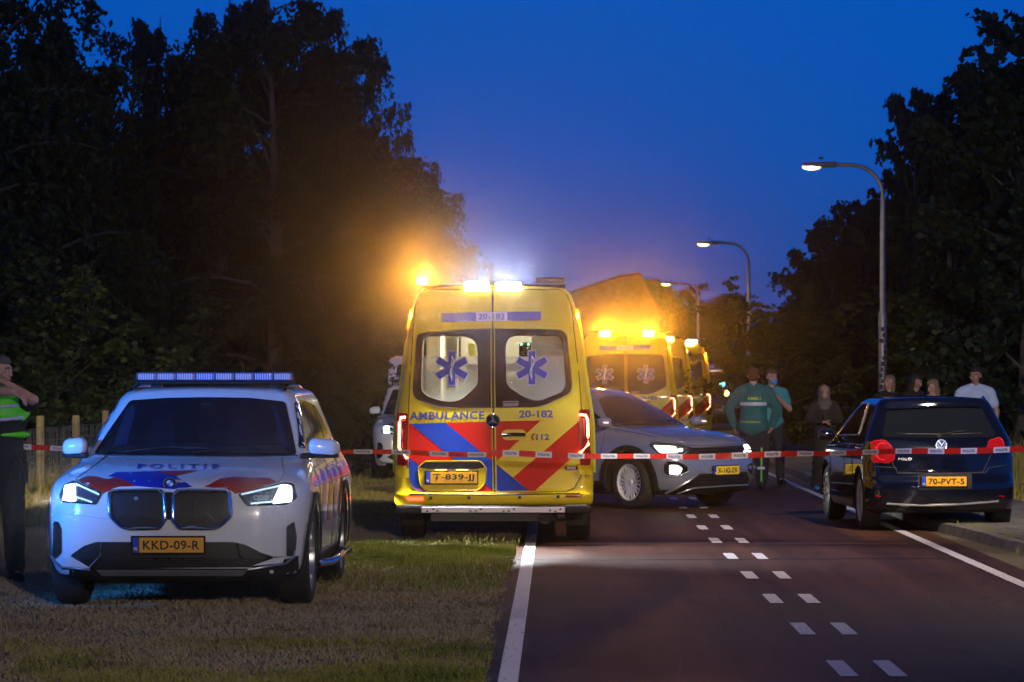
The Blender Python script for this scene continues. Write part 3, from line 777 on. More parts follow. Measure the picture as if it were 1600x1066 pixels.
    T('door_seal', [(766.7, 453), (767.5, 600), (770.5, 769)], .004, AY, .004)
    T('door_seal', [(772.5, 453), (773, 600), (776, 769)], .004, AY, .004)
    wf = lay('window_surround', S, ray, [DF, WL, WR] if main else DF, BROWNG, root, .006, grid=14)
    for Wn, c in ((WL, (706, 575.5)), (WR, (831, 575))):
        if main:
            low = [p for p in Wn if p[1] > 557]; lo = [(min(p[0] for p in Wn)+.5, 557)]
            fz = mat('frosted_glass', (.66, .66, .52), .5, alpha=.45)
            xs = [p[0] for p in Wn]
            pl = [p for p in Wn if p[1] >= 556]
            lay('window_pane', S, ray, Wn, mat('clear_glass', (.10, .08, .05), .03, alpha=.06), wf, .002, grid=14)
            i0 = [i for i, p in enumerate(Wn) if p[1] >= 556]
            lay('frosted_film', S, ray, sorted_low(Wn, 557), fz, wf, .004, grid=14)
        star_of_life('star_of_life', S, ray, c[0], c[1], 26, wf, .010)
    T('frame_line', DF, .005, SHADOWL, .004, True, par=wf)
    lb = P('sticker', [(786, 627), (810, 626.5), (810, 635), (786, 635.5)], mat('sticker_grey', (.25, .18, .17), .5), .009)
    P('sticker_line', [(788, 629), (808, 628.5), (808, 630), (788, 630.5)], INK, .011)
    # roundel with the three-pointed star
    rd = P('badge', [(770+10.5*cos(t), 657.5+10.5*sin(t)) for t in np.linspace(0, 2*pi, 25)[:-1]], GLOSSB, .014, grid=0)
    T('badge_ring', [(770+10.3*cos(t), 657.5+10.3*sin(t)) for t in np.linspace(0, 2*pi, 25)[:-1]], .006, CHROME, .016, True, par=rd, step=3)
    for k in range(3):
        t = -pi/2+k*2*pi/3
        P('badge_star', [(770+8.6*cos(t), 657.5+8.6*sin(t)), (770+1.6*cos(t+pi/3), 657.5+1.6*sin(t+pi/3)), (770, 657.5), (770+1.6*cos(t-pi/3), 657.5+1.6*sin(t-pi/3))], CHROME, .020, par=rd, grid=0)
    # plate recess, handle
    rc = P('plate_recess', [(652.7, 731), (664, 720.5), (750, 720), (760, 731), (758.5, 755), (748, 766), (665, 767.5), (656.5, 757)], AY, .008, 4)
    T('recess_edge', rounded([(652.7, 731), (664, 720.5), (750, 720), (760, 731), (758.5, 755), (748, 766), (665, 767.5), (656.5, 757)], 4), .004, AY, .010, True, par=rc)
    P('grip_strip', [(655, 730.5), (664, 722.5), (750, 722), (757.5, 730), (745, 733), (668, 733)], BLACKP, .013, 2, par=rc)
    c = S.hit(ray, 705.5, 746.5, .02); p = plate(root, .500, .112, 'T-839-JJ', PLATE); p.location = c
    for u in (689, 722): T('plate_lamp', [(u-9, 734.5), (u+9, 734.2)], .006, mat('plate_lamp_lit', (.9, .7, .3), .4, emit=(1, .62, .12), es=1.6), .02, par=rc)
    P('handle_recess', [(782, 679.5), (788, 671.5), (818, 671), (824, 679), (818, 687.5), (788, 688)], AY, .008, 5)
    T('door_handle', [(785, 680), (803, 679), (821, 679.5)], .020, GLOSSB, .016)
    hb = P('maker_label', [(883, 728.5), (902.5, 727.5), (902.5, 734.5), (883, 735)], mat('label_maroon', (.16, .01, .02), .4), .006)
    lay_text('lettering', S, ray, 'WAS', 892.5, 731.3, 14, 4.5, WHITEP, hb, .009)
    for (x0, x1, y0, y1) in ((621.5, 639, 732, 747), (904.5, 923, 727, 742), (630, 643.5, 571, 583), (893, 905.5, 567, 580)):
        h = P('hinge', [(x0, y0), (x1, y0), (x1, y1), (x0, y1)], AY, .022, 2, thick=.02)
        T('hinge_bolt', [((x0+x1)/2+1, y0+4), ((x0+x1)/2+1, y1-4)], .010, BLACKP, .026, par=h)
    # tail lamps
    for hs, t1, t2, bt in (([(621, 645), (637, 646), (637, 728), (621.5, 727)], [(634, 652), (627.5, 653), (625.5, 660), (625, 699), (636, 717)], [(634, 656), (629.5, 658), (629, 698), (635, 708)], [(623, 715), (636, 719), (636, 727), (623, 726)]),
                       ([(905, 640), (921, 640), (922.5, 720), (922, 727), (906.5, 728)], [(906, 648), (914, 649.5), (917, 656), (918, 694), (907, 708)], [(906, 653), (912, 655), (913.5, 692), (907, 700)], [(907.5, 714), (922, 712), (922, 726), (907.5, 727)])):
        h = P('tail_light', hs, REDLAMP, .010, 3, thick=.02)
        T('light_tube', t1, .018, REDHOT, .018, par=h); T('light_tube', t2, .012, REDLIT, .018, par=h)
        P('reflector', bt, mat('reflector_red', (.5, .01, .01), .3), .014, par=h)
    # bumper
    T('bumper_gap', [(639, 772.5), (772, 773.5), (906, 771)], .006, SHADOWL, .002)
    for u, v in ((673, 778.5), (732.6, 778), (812, 777.3), (872, 776.5)):
        P('parking_sensor', [(u+2.6*cos(t), v+2.6*sin(t)) for t in np.linspace(0, 2*pi, 12)[:-1]], INK, .008, grid=0)
    P('reflector', [(633.5, 777.5), (661, 777), (661.5, 782), (638, 782)], REDLIT, .008, 1)  # left reflector glows red in place of light it throws back
    P('reflector', [(883.5, 773), (912, 772.5), (908, 777), (884, 777)], REDLAMP, .008, 1)
    bm = bmesh.new(); box(bm, -.95, .95, -.10, .10, .315, .39, .02); obj('rear_step', bm, BLACKP, root)
    bm = bmesh.new(); box(bm, -.695, .695, -.135, -.06, .322, .378, .006); st = obj('step_plate', bm, mat('step_alloy', (.60, .52, .56), .4, metal=.3), root)
    for u in (-.64, -.58, -.54, -.22, -.17, -.12, .10, .15, .20, .55, .60, .65):
        bm = bmesh.new(); lathe(bm, [(.001, 0), (.010, 0), (.010, .006)], 10, Matrix.Translation((u, -.139, .345+.012*sin(u*40))) @ Matrix.Rotation(pi/2, 4, 'Z')); obj('step_hole', bm, INK, st)
    bm = bmesh.new(); tube(bm, [(-.88, -.11, .395), (-.70, -.12, .39)], .006, 6); tube(bm, [(.70, -.12, .39), (.90, -.11, .395)], .006, 6); obj('step_rail', bm, SILVER, root)
    # underneath
    bm = bmesh.new(); box(bm, -.62, .62, .3, 4.8, .22, .42); box(bm, -.8, .8, 1.0, 1.2, .26, .36, .03); obj('chassis', bm, BLACKP, root)
    bm = bmesh.new(); tube(bm, [(.50, .1, .27), (.50, 1.4, .27)], .07, 12); obj('exhaust', bm, BLACKP, root, True)
    bm = bmesh.new(); tube(bm, [(-.35, .5, .29), (.2, .5, .27)], .045, 12); obj('tow_coupling', bm, BLACKP, root, True)
    for s in (-1, 1):
        bm = bmesh.new(); box(bm, s*.82-.12, s*.82+.12, .66, .68, .16, .40); obj('mud_flap', bm, BLACKP, root)
        for y in (1.1, 5.0): wheel(root, s*.83, y, .345, .24, s, 6, 'S', .21)
    # side face: windows, stripes
    for s, ax in ((1, 'R'), (-1, 'L')):
        o = orth(ax)
        for k in range(9):
            y = .25+k*.62
            lay('check_square', S, o, [(y, 1.0 if k % 2 else .75), (y+.6, 1.0 if k % 2 else .75), (y+.6, 1.25 if k % 2 else 1.0), (y, 1.25 if k % 2 else 1.0)], ABLUE if k % 2 else ARED, root, .003, grid=.2)
        lay('side_window', S, o, rounded([(1.6, 1.45), (3.2, 1.45), (3.15, 1.95), (1.65, 1.95)], .08), BROWNG, root, .004, grid=.2)
        trim('edge_strip', S, orth('B' if 0 else ax), [(.28, .7), (.30, 1.3), (.42, 2.3)], .022, AYF, root, .006, step=.15)
        bm = bmesh.new(); box(bm, -.035, .035, -.05, .05, -.035, .035, .012)
        mk = obj('side_repeater', bm, ORANGELIT, root, True); mk.location = (s*.80, .42, 2.235)
    # roof gear
    rb = empty('roof_light_bar'); rb.parent = root; rb.location = (0, .34, 2.545)
    bm = bmesh.new(); box(bm, -.70, .70, -.06, .12, -.035, .0, .01); obj('bar_base', bm, BLACKP, rb)
    if main:
        bm = bmesh.new(); box(bm, .40, .70, -.07, .10, .005, .075, .02); obj('beacon_cover', bm, mat('beacon_cover', (.10, .05, .045), .3), rb, True)
        bm = bmesh.new(); box(bm, -.76, -.66, -.05, .09, .0, .07, .025); obj('beacon', bm, ORANGELIT, rb, True)
        for x in (-.17, .14):
            bm = bmesh.new(); box(bm, x-.12, x+.12, -.135, -.06, -.06, .02, .015)
            obj('work_light', bm, WHITELIT, rb, True)
        bm = bmesh.new(); tube(bm, [(-.03, -.02, 0), (-.03, 0, .11)], [.03, .012], 8); box(bm, -.15, .14, -.10, 0, -.035, -.02, .004); obj('antenna', bm, BLACKP, rb, True)
        # inside
        cb = empty('cabin'); cb.parent = root; cb.location = (0, 0, 0)
        def cbox(n, m, *a, bev=.01):
            bm_ = bmesh.new(); box(bm_, *a, bev=bev); return obj(n, bm_, m, cb, True)
        cbox('cabinet', CABW, -.70, -.55, 1.0, 2.6, 1.2, 2.25); cbox('cabinet', mat('cabin_grey', (.28, .27, .23), .5), -.44, -.24, 2.4, 2.7, 1.5, 2.35)
        cbox('partition', mat('cabin_grey', (.28, .27, .23), .5), .36, .78, .5, .62, 1.0, 2.3)
        cbox('grab_rail', BLACKP, -.36, -.34, .7, .72, 1.5, 2.3); cbox('screen', BLACKP, -.12, .06, 1.8, 1.85, 1.78, 1.98); cbox('yellow_bag', mat('bag_yellow', (.7, .65, .03), .6), -.27, -.20, .8, .95, 1.85, 1.98)
        cbox('stretcher', mat('stretcher_dark', (.04, .04, .045), .5), -.30, .30, .9, 2.8, 1.70, 1.78, bev=.03)
        mon = cbox('monitor', GLOSSB, .24, .36, .44, .5, 1.83, 1.98)
        for x in (.265, .335):
            bm = bmesh.new(); ball(bm, (x, .43, 1.96), .011, 8); obj('green_led', bm, mat('green_lit', (.1, .9, .3), .3, emit=(.1, 1, .35), es=5), mon)
        bm = bmesh.new(); box(bm, -.3, .3, .9, 1.9, 2.36, 2.385); obj('ceiling_light', bm, mat('cabin_lit', (1, .95, .8), .5, emit=(1, .90, .62), es=2), cb)
        lamp('cabin_lamp', 'POINT', (-.1, 1.3, 2.2), (1, .88, .58), 75, root, .15)
    return root
def sorted_low(poly, y0):
    """the part of an outline below row y0"""
    res = []
    for a, b in zip(poly, poly[1:]+poly[:1]):
        if a[1] >= y0: res.append(a)
        if (a[1] >= y0) != (b[1] >= y0):
            t = (y0-a[1])/(b[1]-a[1]); res.append((a[0]+(b[0]-a[0])*t, y0))
    return res
amb = ambulance(True); amb.location = (-.615, 29.25, 0)
tag(amb, 'nearest yellow ambulance seen from behind, marked 20-182, white work lights on, plate T-839-JJ', 'ambulance', 'ambulances queued along the road')
proto = ambulance(False)
QA = [(1.32, 57, R(0), 'ambulance behind the silver car, two orange roof lights flashing above its rear window'),
      (2.00, 65, R(1.0), 'middle one of the three farther ambulances, only its right edge showing'),
      (2.80, 73, R(2.0), 'farthest ambulance of the queue, white light at its upper left corner')]
for i, (x, y, rz, lb) in enumerate(QA):
    o = proto if i == 0 else copy_tree(proto); o.location = (x, y, 0); o.rotation_euler = (0, 0, -rz)
    tag(o, lb, 'ambulance', 'ambulances queued along the road')
    bar = [c for c in o.children if c.name.startswith('roof_light_bar')][0]
    if i == 0:
        for dx in (-.40, .43):
            bm = bmesh.new(); box(bm, dx-.11, dx+.11, -.16, -.04, -.11, .01, .04, seg=3); obj('beacon', bm, ORANGELIT, bar, True)
    if i == 2:
        bm = bmesh.new(); box(bm, .35, .60, -.12, -.04, -.04, .05, .02); obj('work_light', bm, WHITELIT, bar, True)
# ================================================================== SILVER CROSSOVER (turned across the road)
TP = mat('silver_blue_paint', (.23, .255, .34), .22, metal=.4, coat=.8, var=.03, vs=3)
def crossover(loc, yaw):
    root = empty('parked_car', loc, yaw); M0 = Matrix.Translation(loc) @ Matrix.Rotation(yaw, 4, 'Z'); ray = camray(M0)
    g = lambda z, yf, yr, w_, cr=0, cx=.42, cf=.42, bf=.07: (z, yf, yr, w_, cx, cf, bf, .3, .05, cr)
    rings = [g(.18, .22, 4.05, .76), g(.22, .10, 4.15, .84), g(.32, .02, 4.2, .885), g(.48, 0, 4.22, .905), g(.62, .02, 4.22, .91), g(.72, .05, 4.2, .905),
             g(.80, .08, 4.18, .90), g(.845, .14, 4.16, .885, .015), g(.89, .28, 4.14, .865, .03), g(.935, .55, 4.12, .85, .035), g(.975, .85, 4.1, .84, .03),
             g(1.00, 1.05, 4.08, .82, .02, .25, .25, .1), g(1.025, 1.14, 4.06, .79, .01, .12, .16, .12), g(1.18, 1.42, 3.95, .73, 0, .10, .14, .12),
             g(1.34, 1.74, 3.78, .66, 0, .10, .14, .12), g(1.43, 1.95, 3.65, .62, .0, .10, .14, .11), g(1.475, 2.12, 3.55, .56, .008, .15, .15, .08), g(1.495, 2.35, 3.4, .42, .01, .15, .15, .05), g(1.505, 2.7, 3.1, .2, .004, .1, .1, .02)]
    body = shell('body', rings, TP, root); S = Surf(body); AX = (.84, 3.43)
    carve(body, [arch_cutter(s*.85, y, .34, .40, .52, root) for s in (-1, 1) for y in AX]); dark_below(body, 0.245)
    P = lambda name, pts, m, off=.004, r=0, par=None, **k: lay(name, S, ray, rounded(pts, r) if r else pts, m, par or root, off, **{"grid": 9, **k})
    T = lambda name, pts, r, m, off=.004, closed=False, par=None, **k: trim(name, S, ray, pts, r, m, par or root, off, closed, **{"step": 6, **k})
    ws = P('windscreen', [(935, 624), (950, 620), (1024, 618), (1042, 630), (1064, 649), (1080, 662), (1040, 665), (957, 666), (945, 648)], GLASSD, .004, 3)
    T('wiper', [(965, 663), (1010, 661)], .008, BLACKP, .018, par=ws); T('wiper', [(1015, 663), (1060, 660)], .008, BLACKP, .018, par=ws)
    # lamps
    for pts, lit, k in (([(1015, 695), (1024, 692.5), (1059, 695), (1080.5, 699.5), (1073, 704.5), (1063, 709.7), (1030, 709)], [(1021, 696), (1056, 698), (1060, 708), (1031, 708)], 1),
                     ([(1158, 695), (1168, 692), (1174, 702), (1173, 709.7), (1165, 706)], [(1160, 696), (1167, 694), (1173, 703), (1172, 708), (1166, 705)], 2)):
        h = P('headlight', pts, mat('headlamp_glass', (.05, .06, .07), .08), .006, 2)
        lay('lamp_lit', S, ray, rounded(lit, 3), mat('headlamp_warm', (.9, .9, .85), .3, emit=(.95, 1, .80), es=5), h, .012, grid=6)
        if k == 1: lay('lamp_lens', S, ray, [(1063+4*cos(t), 703.5+3*sin(t)) for t in np.linspace(0, 2*pi, 12)[:-1]], mat('headlamp_lens', (.7, .75, .7), .3, emit=(.8, 1, .8), es=3), h, .014)
        trim('lamp_edge', S, ray, rounded(pts, 2), .006, GLOSSB, h, .010, True, step=5)
    gr = P('grille', [(1080, 700), (1119, 698), (1158, 696.5), (1164, 706), (1154, 713.5), (1092, 715), (1071, 710)], BLACKP, .010, 2)
    for v in (702, 706, 710): trim('grille_bar', S, ray, [(1082, v), (1158, v-1)], .006, GLOSSB, gr, .016, step=6)
    T('bonnet_gap', [(1018, 691), (1060, 693), (1090, 697), (1158, 694)], .004, SHADOWL, .001)
    T('bonnet_crease', [(960, 668), (1020, 679), (1072, 693)], .006, TP, .0)
    for pts, lit in (([(1036, 725), (1042, 720), (1060, 721), (1075, 728), (1075, 737), (1061, 744), (1042, 744), (1036, 738)], [(1046, 727), (1058, 727), (1066, 732), (1062, 741), (1046, 741)]),):
        h = P('fog_lamp_surround', pts, GLOSSB, .008, 3); lay('running_light', S, ray, rounded(lit, 2), mat('running_lit', (.9, .95, .9), .3, emit=(.85, 1, .95), es=3.5), h, .014)
        trim('surround_edge', S, ray, rounded(pts, 3), .010, TP, h, .010, True, step=5)
    h = P('fog_lamp_surround', [(1168, 727), (1173, 723), (1177, 730), (1174, 742), (1169, 740)], GLOSSB, .008, 2)
    it = P('air_intake', [(1092, 740), (1164, 737), (1172, 750), (1166, 758), (1084, 762), (1060, 768), (1050, 770), (1068, 757)], mat('intake_black', (.006, .006, .007), .5), .008, 3)
    for v in (745, 750, 755): trim('intake_slat', S, ray, [(1090, v+1), (1164, v-1)], .005, BLACKP, it, .014, step=8)
    P('lower_bumper', [(1040, 770), (1068, 768), (1084, 763), (1168, 758), (1178, 762), (1176, 776), (1100, 785), (1040, 783)], BLACKP, .006)
    T('bumper_trim', [(1040, 770), (1056, 763), (1076, 752), (1092, 739.5), (1130, 738), (1166, 736), (1174, 746)], .014, SILVER, .014)
    T('bumper_trim', [(1058, 771), (1084, 762), (1130, 759), (1168, 757)], .010, SILVER, .014)
    c = S.hit(ray, 1134, 735, .02); p = plate(root, .50, .105, 'X-142-ZK', PLATEY); p.location = c
    d = (S.hit(ray, 1155, 735, 0)-S.hit(ray, 1112, 735, 0)); p.rotation_euler = (0, 0, math.atan2(d.y, d.x))
    for s, ax in ((1, 'R'), (-1, 'L')):
        o = orth(ax); Q = lambda name, pts, m, off=.004, r=.0, **k: lay(name, S, o, rounded(pts, r) if r else pts, m, root, off, grid=.08, **k)
        Q('side_window', [(1.36, 1.07), (2.25, 1.09), (2.25, 1.40), (1.95, 1.39)], GLASSD, .004, .05); Q('side_window', [(2.33, 1.09), (3.1, 1.12), (3.0, 1.37), (2.33, 1.40)], GLASSD, .004, .05)
        for y in (1.27, 2.29, 3.12): trim('door_gap', S, o, [(y, .34), (y+.02, .7), (y, 1.03)], .004, SHADOWL, root, .001, step=.06)
        for y in AX:
            arc = [(y+.46*cos(t), .34+.46*sin(t)) for t in np.linspace(-.3, pi+.3, 22)]+[(y+.395*cos(t), .34+.395*sin(t)) for t in np.linspace(pi+.3, -.3, 22)]
            Q('arch_cladding', arc, BLACKP, .012, thick=.014)
        Q('sill_cladding', [(1.25, .18), (3.05, .18), (3.05, .34), (1.25, .34)], BLACKP, .010)
        trim('window_line', S, o, [(1.25, 1.045), (2.2, 1.06), (3.2, 1.10)], .008, CHROME, root, .006, step=.1)
        bm = bmesh.new(); box(bm, .82, 1.0, 1.16, 1.30, 1.02, 1.14, .045, seg=3)
        for v in bm.verts: v.co.x *= s
        mr = obj('mirror', bm, TP, root, True, 60)
        bm = bmesh.new(); box(bm, .93, 1.006, 1.14, 1.17, 1.065, 1.085, .005)
        for v in bm.verts: v.co.x *= s
        obj('repeater', bm, mat('repeater_white', (.8, .75, .8), .3, emit=(1, .7, .7), es=1.0), mr)
        st_ = 0
        for y in AX: wheel(root, s*.78, y, .335, .225, s, 10, 'Y', .225, CHROMEW, steer=R(-9) if y < 2 else 0)
    return root
CHROMEW = mat('wheel_alloy', (.80, .77, .75), .35, metal=.3)
tr = crossover((2.12, 37.55, 0), R(48))
tag(tr, 'silver-blue crossover standing askew across the road, headlights on, plate X-142-ZK', 'car')

# ================================================================== DARK HATCHBACK (right, parked on the kerb)
VP = mat('dark_blue_paint', (.002, .003, .008), .09, metal=.0, coat=1, var=.03, vs=3)
def hatch(loc, yaw):
    root = empty('parked_car', loc, yaw); M0 = Matrix.Translation(loc) @ Matrix.Rotation(yaw, 4, 'Z'); ray = camray(M0)
    g = lambda z, yf, yr, w_, cr=0, cx=.24, cf=.24, bf=.06: (z, yf, yr, w_, cx, cf, bf, .5, .08, cr)
    rings = [g(.20, .12, 3.85, .74), g(.24, .04, 3.92, .79), g(.34, .0, 3.96, .805), g(.48, .0, 3.97, .81), g(.55, .015, 3.96, .81), g(.60, .04, 3.9, .81), g(.75, .06, 3.8, .812), g(.86, .08, 3.5, .805),
             g(.95, .12, 3.0, .785, 0, .2, .2, .05), g(1.0, .155, 2.9, .765, 0, .17, .18, .05), g(1.15, .26, 2.6, .70, 0, .15, .16, .05), g(1.30, .37, 2.25, .635, 0, .14, .15, .05),
             g(1.37, .40, 2.05, .60, .005, .14, .15, .05), g(1.405, .44, 1.9, .55, .012, .15, .15, .05), g(1.42, .6, 1.75, .42, .012, .15, .15, .04), g(1.432, .9, 1.5, .2, .006, .1, .1, .02)]
    body = shell('body', rings, VP, root); S = Surf(body); AX = (.62, 3.09)
    carve(body, [arch_cutter(s*.76, y, .32, .375, .46, root) for s in (-1, 1) for y in AX]); dark_below(body, 0.245)
    P = lambda name, pts, m, off=.004, r=0, par=None, **k: lay(name, S, ray, rounded(pts, r) if r else pts, m, par or root, off, **{"grid": 9, **k})
    T = lambda name, pts, r, m, off=.004, closed=False, par=None, **k: trim(name, S, ray, pts, r, m, par or root, off, closed, **{"step": 6, **k})
    rw = P('rear_window', [(1378, 683), (1386, 641), (1398, 637.5), (1460, 634), (1523, 633), (1532, 637), (1556, 679), (1552, 683), (1465, 685)], GLASSD, .005, 4)
    T('heating_wire', [(1400, 678), (1470, 679), (1535, 677)], .003, mat('dim_wire', (.05, .03, .03), .4), .008, par=rw)
    P('spoiler_strip', [(1384, 640), (1398, 634.5), (1460, 630.5), (1524, 629.5), (1533, 634), (1530, 638), (1523, 635.5), (1460, 636.5), (1398, 640)], VP, .022, 2, thick=.02)
    T('brake_strip', [(1436, 636.3), (1470, 635.5), (1504, 635)], .010, REDLAMP, .026)
    T('rear_wiper', [(1468, 681), (1490, 676), (1508, 674)], .008, BLACKP, .018, par=rw)
    P('wiper_cap', [(1467+4*cos(t), 681+4*sin(t)) for t in np.linspace(0, 2*pi, 12)[:-1]], BLACKP, .02)
    for pts, dots in (([(1360, 692), (1368, 689), (1382, 688.5), (1391, 696), (1397.6, 707), (1397.6, 719), (1387, 724), (1364, 723)], ((1369, 694), (1380, 699), (1370, 718), (1386, 719))),
                      ([(1545, 689), (1562, 684), (1567, 690), (1569, 703), (1550, 708), (1541, 705)], ((1553, 706),))):
        h = P('tail_light', pts, REDLAMP, .012, 3, thick=.015)
        T('lamp_edge', rounded(pts, 3), .006, mat('red_edge', (.5, .02, .03), .2), .014, True, par=h)
        for u, v in dots: lay('reflector_spot', S, ray, [(u+2.2*cos(t), v+1.8*sin(t)) for t in np.linspace(0, 2*pi, 12)[:-1]], mat('red_spot', (.9, .1, .08), .15, emit=(1, .12, .08), es=.7), h, .02)
        if len(dots) > 1:
            trim('lamp_ring', S, ray, [(1379+10*cos(t), 706+13*sin(t)) for t in np.linspace(0, 2*pi, 20)[:-1]], .010, mat('red_ring', (.7, .02, .03), .2, emit=(1, .03, .03), es=.12), h, .018, True, step=5)
    bd = P('badge', [(1470.8+8.8*cos(t), 696+8.8*sin(t)) for t in np.linspace(0, 2*pi, 25)[:-1]], mat('badge_silver', (.4, .5, .75), .25, metal=.6), .014, grid=None)
    lay('badge_field', S, ray, [(1470.8+7.2*cos(t), 696+7.2*sin(t)) for t in np.linspace(0, 2*pi, 25)[:-1]], mat('badge_dark', (.02, .04, .15), .2), bd, .018)
    for q in ([(1466, 690), (1470.8, 697), (1475.6, 690)], [(1464.5, 694), (1467.8, 701.5), (1470.8, 697), (1473.8, 701.5), (1477, 694)]):
        T('badge_letter', q, .006, mat('badge_silver', (.4, .5, .75), .25), .022, par=bd)
    lay_text('lettering', S, ray, 'POLO', 1414, 717.5, 21, 4.4, SILVER, root, .006, bold=.03, space=1.2)
    T('tailgate_gap', [(1376, 686), (1396, 727), (1402, 738), (1470, 741), (1536, 738), (1548, 712), (1556, 684)], .005, SHADOWL, .001)
    T('bumper_gap', [(1362, 729), (1400, 731), (1402, 740), (1540, 739), (1545, 731), (1572, 727)], .005, SHADOWL, .001)
    T('crease', [(1405, 735), (1470, 736.5), (1538, 733)], .006, VP, .003)
    P('plate_recess', [(1434, 741), (1518, 739.5), (1519, 764), (1435, 766)], BLACKP, .005, 3)
    c = S.hit(ray, 1475, 752.8, .02); p = plate(root, .475, .100, '70-PVT-5', PLATE); p.location = c
    d = (S.hit(ray, 1505, 753, 0)-S.hit(ray, 1445, 753, 0)); p.rotation_euler = (0, 0, math.atan2(d.y, d.x))
    T('bumper_ledge', [(1385, 787), (1440, 790), (1500, 788), (1560, 783)], .012, mat('ledge_grey', (.16, .15, .16), .3), .010)
    P('lower_bumper', [(1370, 792), (1470, 795), (1572, 788), (1570, 805), (1470, 808), (1372, 805)], BLACKP, .006)
    for u in (1368, 1560): T('bumper_reflector', [(u, 775), (u+9, 776)], .008, REDLAMP, .008)
    for u, v in ((1386, 772), (1445, 779), (1492, 778), (1545, 771)): T('parking_sensor', [(u-1, v), (u+1, v)], .013, GLOSSB, .006)
    o = orth('L')
    for s, ax in ((1, 'R'), (-1, 'L')):
        o = orth(ax); Q = lambda name, pts, m, off=.004, r=.0, **k: lay(name, S, o, rounded(pts, r) if r else pts, m, root, off, grid=.08, **k)
        w1 = Q('side_window', [(.92, 1.03), (1.60, 1.01), (1.60, 1.34), (1.18, 1.33)], GLASSD, .004, .06)
        w2 = Q('side_window', [(1.68, 1.01), (2.55, .99), (2.05, 1.31), (1.68, 1.335)], GLASSD, .004, .06)
        trim('window_seal', S, o, rounded([(.90, 1.015), (2.62, .975), (2.06, 1.33), (1.65, 1.355), (1.16, 1.35)], .05), .008, mat('seal_bright', (.35, .3, .3), .2, metal=.7), root, .006, True, step=.1)
        for y in (1.04, 1.64, 2.70): trim('door_gap', S, o, [(y, .36), (y, .7), (y-.02, .98)], .004, SHADOWL, root, .001, step=.06)
        for y in (1.10, 1.72): trim('door_handle', S, o, [(y, .88), (y+.17, .875)], .013, VP, root, .018, step=.05)
        trim('shoulder_line', S, o, [(.3, .92), (1.5, .905), (3.2, .85)], .008, VP, root, .0, step=.1)
        Q('sill_cladding', [(1.05, .22), (2.65, .22), (2.65, .30), (1.05, .30)], SILVER, .010)
        bm = bmesh.new(); box(bm, .80, .98, 2.42, 2.56, .93, 1.04, .045, seg=3)
        for v in bm.verts: v.co.x *= s
        mr = obj('mirror', bm, VP, root, True, 60)
        bm = bmesh.new(); box(bm, .74, .82, 2.46, 2.54, .93, .965, .008)
        for v in bm.verts: v.co.x *= s
        obj('mirror_base', bm, BLACKP, mr)
        for y in AX:
            wh = wheel(root, s*.70, y, .315, .205, s, 7, 'Y', .225, CHROMEW)
    bm = bmesh.new(); tube(bm, [(-.05, .75, 1.44), (-.05, .62, 1.56)], .008, 6); obj('antenna', bm, BLACKP, root)
    return root
po = hatch((4.08, 31.75, .0), R(3.0))
tag(po, 'dark blue hatchback parked half on the kerb at the right, seen from behind, plate 70-PVT-5', 'car')
# ================================================================== PEOPLE
SKIN = mat('skin', (.50, .27, .19), .55, var=.08, vs=20)
SKIND = mat('skin_tan', (.34, .18, .12), .55, var=.08, vs=20)
HAIRD = mat('hair_dark', (.016, .011, .009), .7, bump=.6, bs=120)
HAIRB = mat('hair_blond', (.22, .15, .08), .7, bump=.6, bs=120)
HAIRR = mat('hair_auburn', (.09, .030, .014), .7, bump=.6, bs=120)
def fabric(n, c, **k): return mat(n, c, .85, var=k.pop('var', .18), vs=k.pop('vs', 9), bump=k.pop('bump', .5), bs=k.pop('bs', 28), **k)
def cone(bm, a, b, ra, rb, n=14):
    """rounded tapered limb from a to b"""
    a, b = V(a), V(b); d = b-a; Ln = d.length
    q = d.to_track_quat('Z', 'Y').to_matrix().to_4x4(); M = Matrix.Translation(a) @ q
    prof = [(ra*cos(t), -ra*sin(t)) for t in np.linspace(pi/2-.05, 0, 5)]+[(rb*cos(t), Ln+rb*sin(t)) for t in np.linspace(0, pi/2-.05, 5)]
    rg = lathe(bm, prof, n, M, 'z')
    for r_ in (rg[0], rg[-1]): bm.faces.new(r_)
def ell(bm, c, r, rot=None):
    m_ = Matrix.Translation(c) @ (rot.to_4x4() if rot is not None else Matrix()) @ Matrix.Diagonal((*r, 1))
    bmesh.ops.create_icosphere(bm, subdivisions=3, radius=1, matrix=m_)
def meld(name, bm, m, parent, vox=.012, sm=4, folds=0, seed=0):
    """overlapping limbs fused into one continuous skin"""
    o = obj(name, bm, m, parent)
    md = o.modifiers.new('fuse', 'REMESH'); md.mode = 'VOXEL'; md.voxel_size = vox
    m2 = o.modifiers.new('soft', 'SMOOTH'); m2.factor = .5; m2.iterations = sm
    bpy.context.view_layer.update(); dg = bpy.context.evaluated_depsgraph_get()
    me = bpy.data.meshes.new_from_object(o.evaluated_get(dg), depsgraph=dg); o.modifiers.clear(); old = o.data; o.data = me; bpy.data.meshes.remove(old)
    if folds:
        from mathutils import noise
        for v in me.vertices:
            p = v.co; f = noise.noise(V((p.x*6+seed, p.y*6, p.z*11)))+.5*noise.noise(V((p.x*15, p.y*15+seed, p.z*20)))
            v.co = p+v.normal*f*folds
    me.shade_smooth(); return o
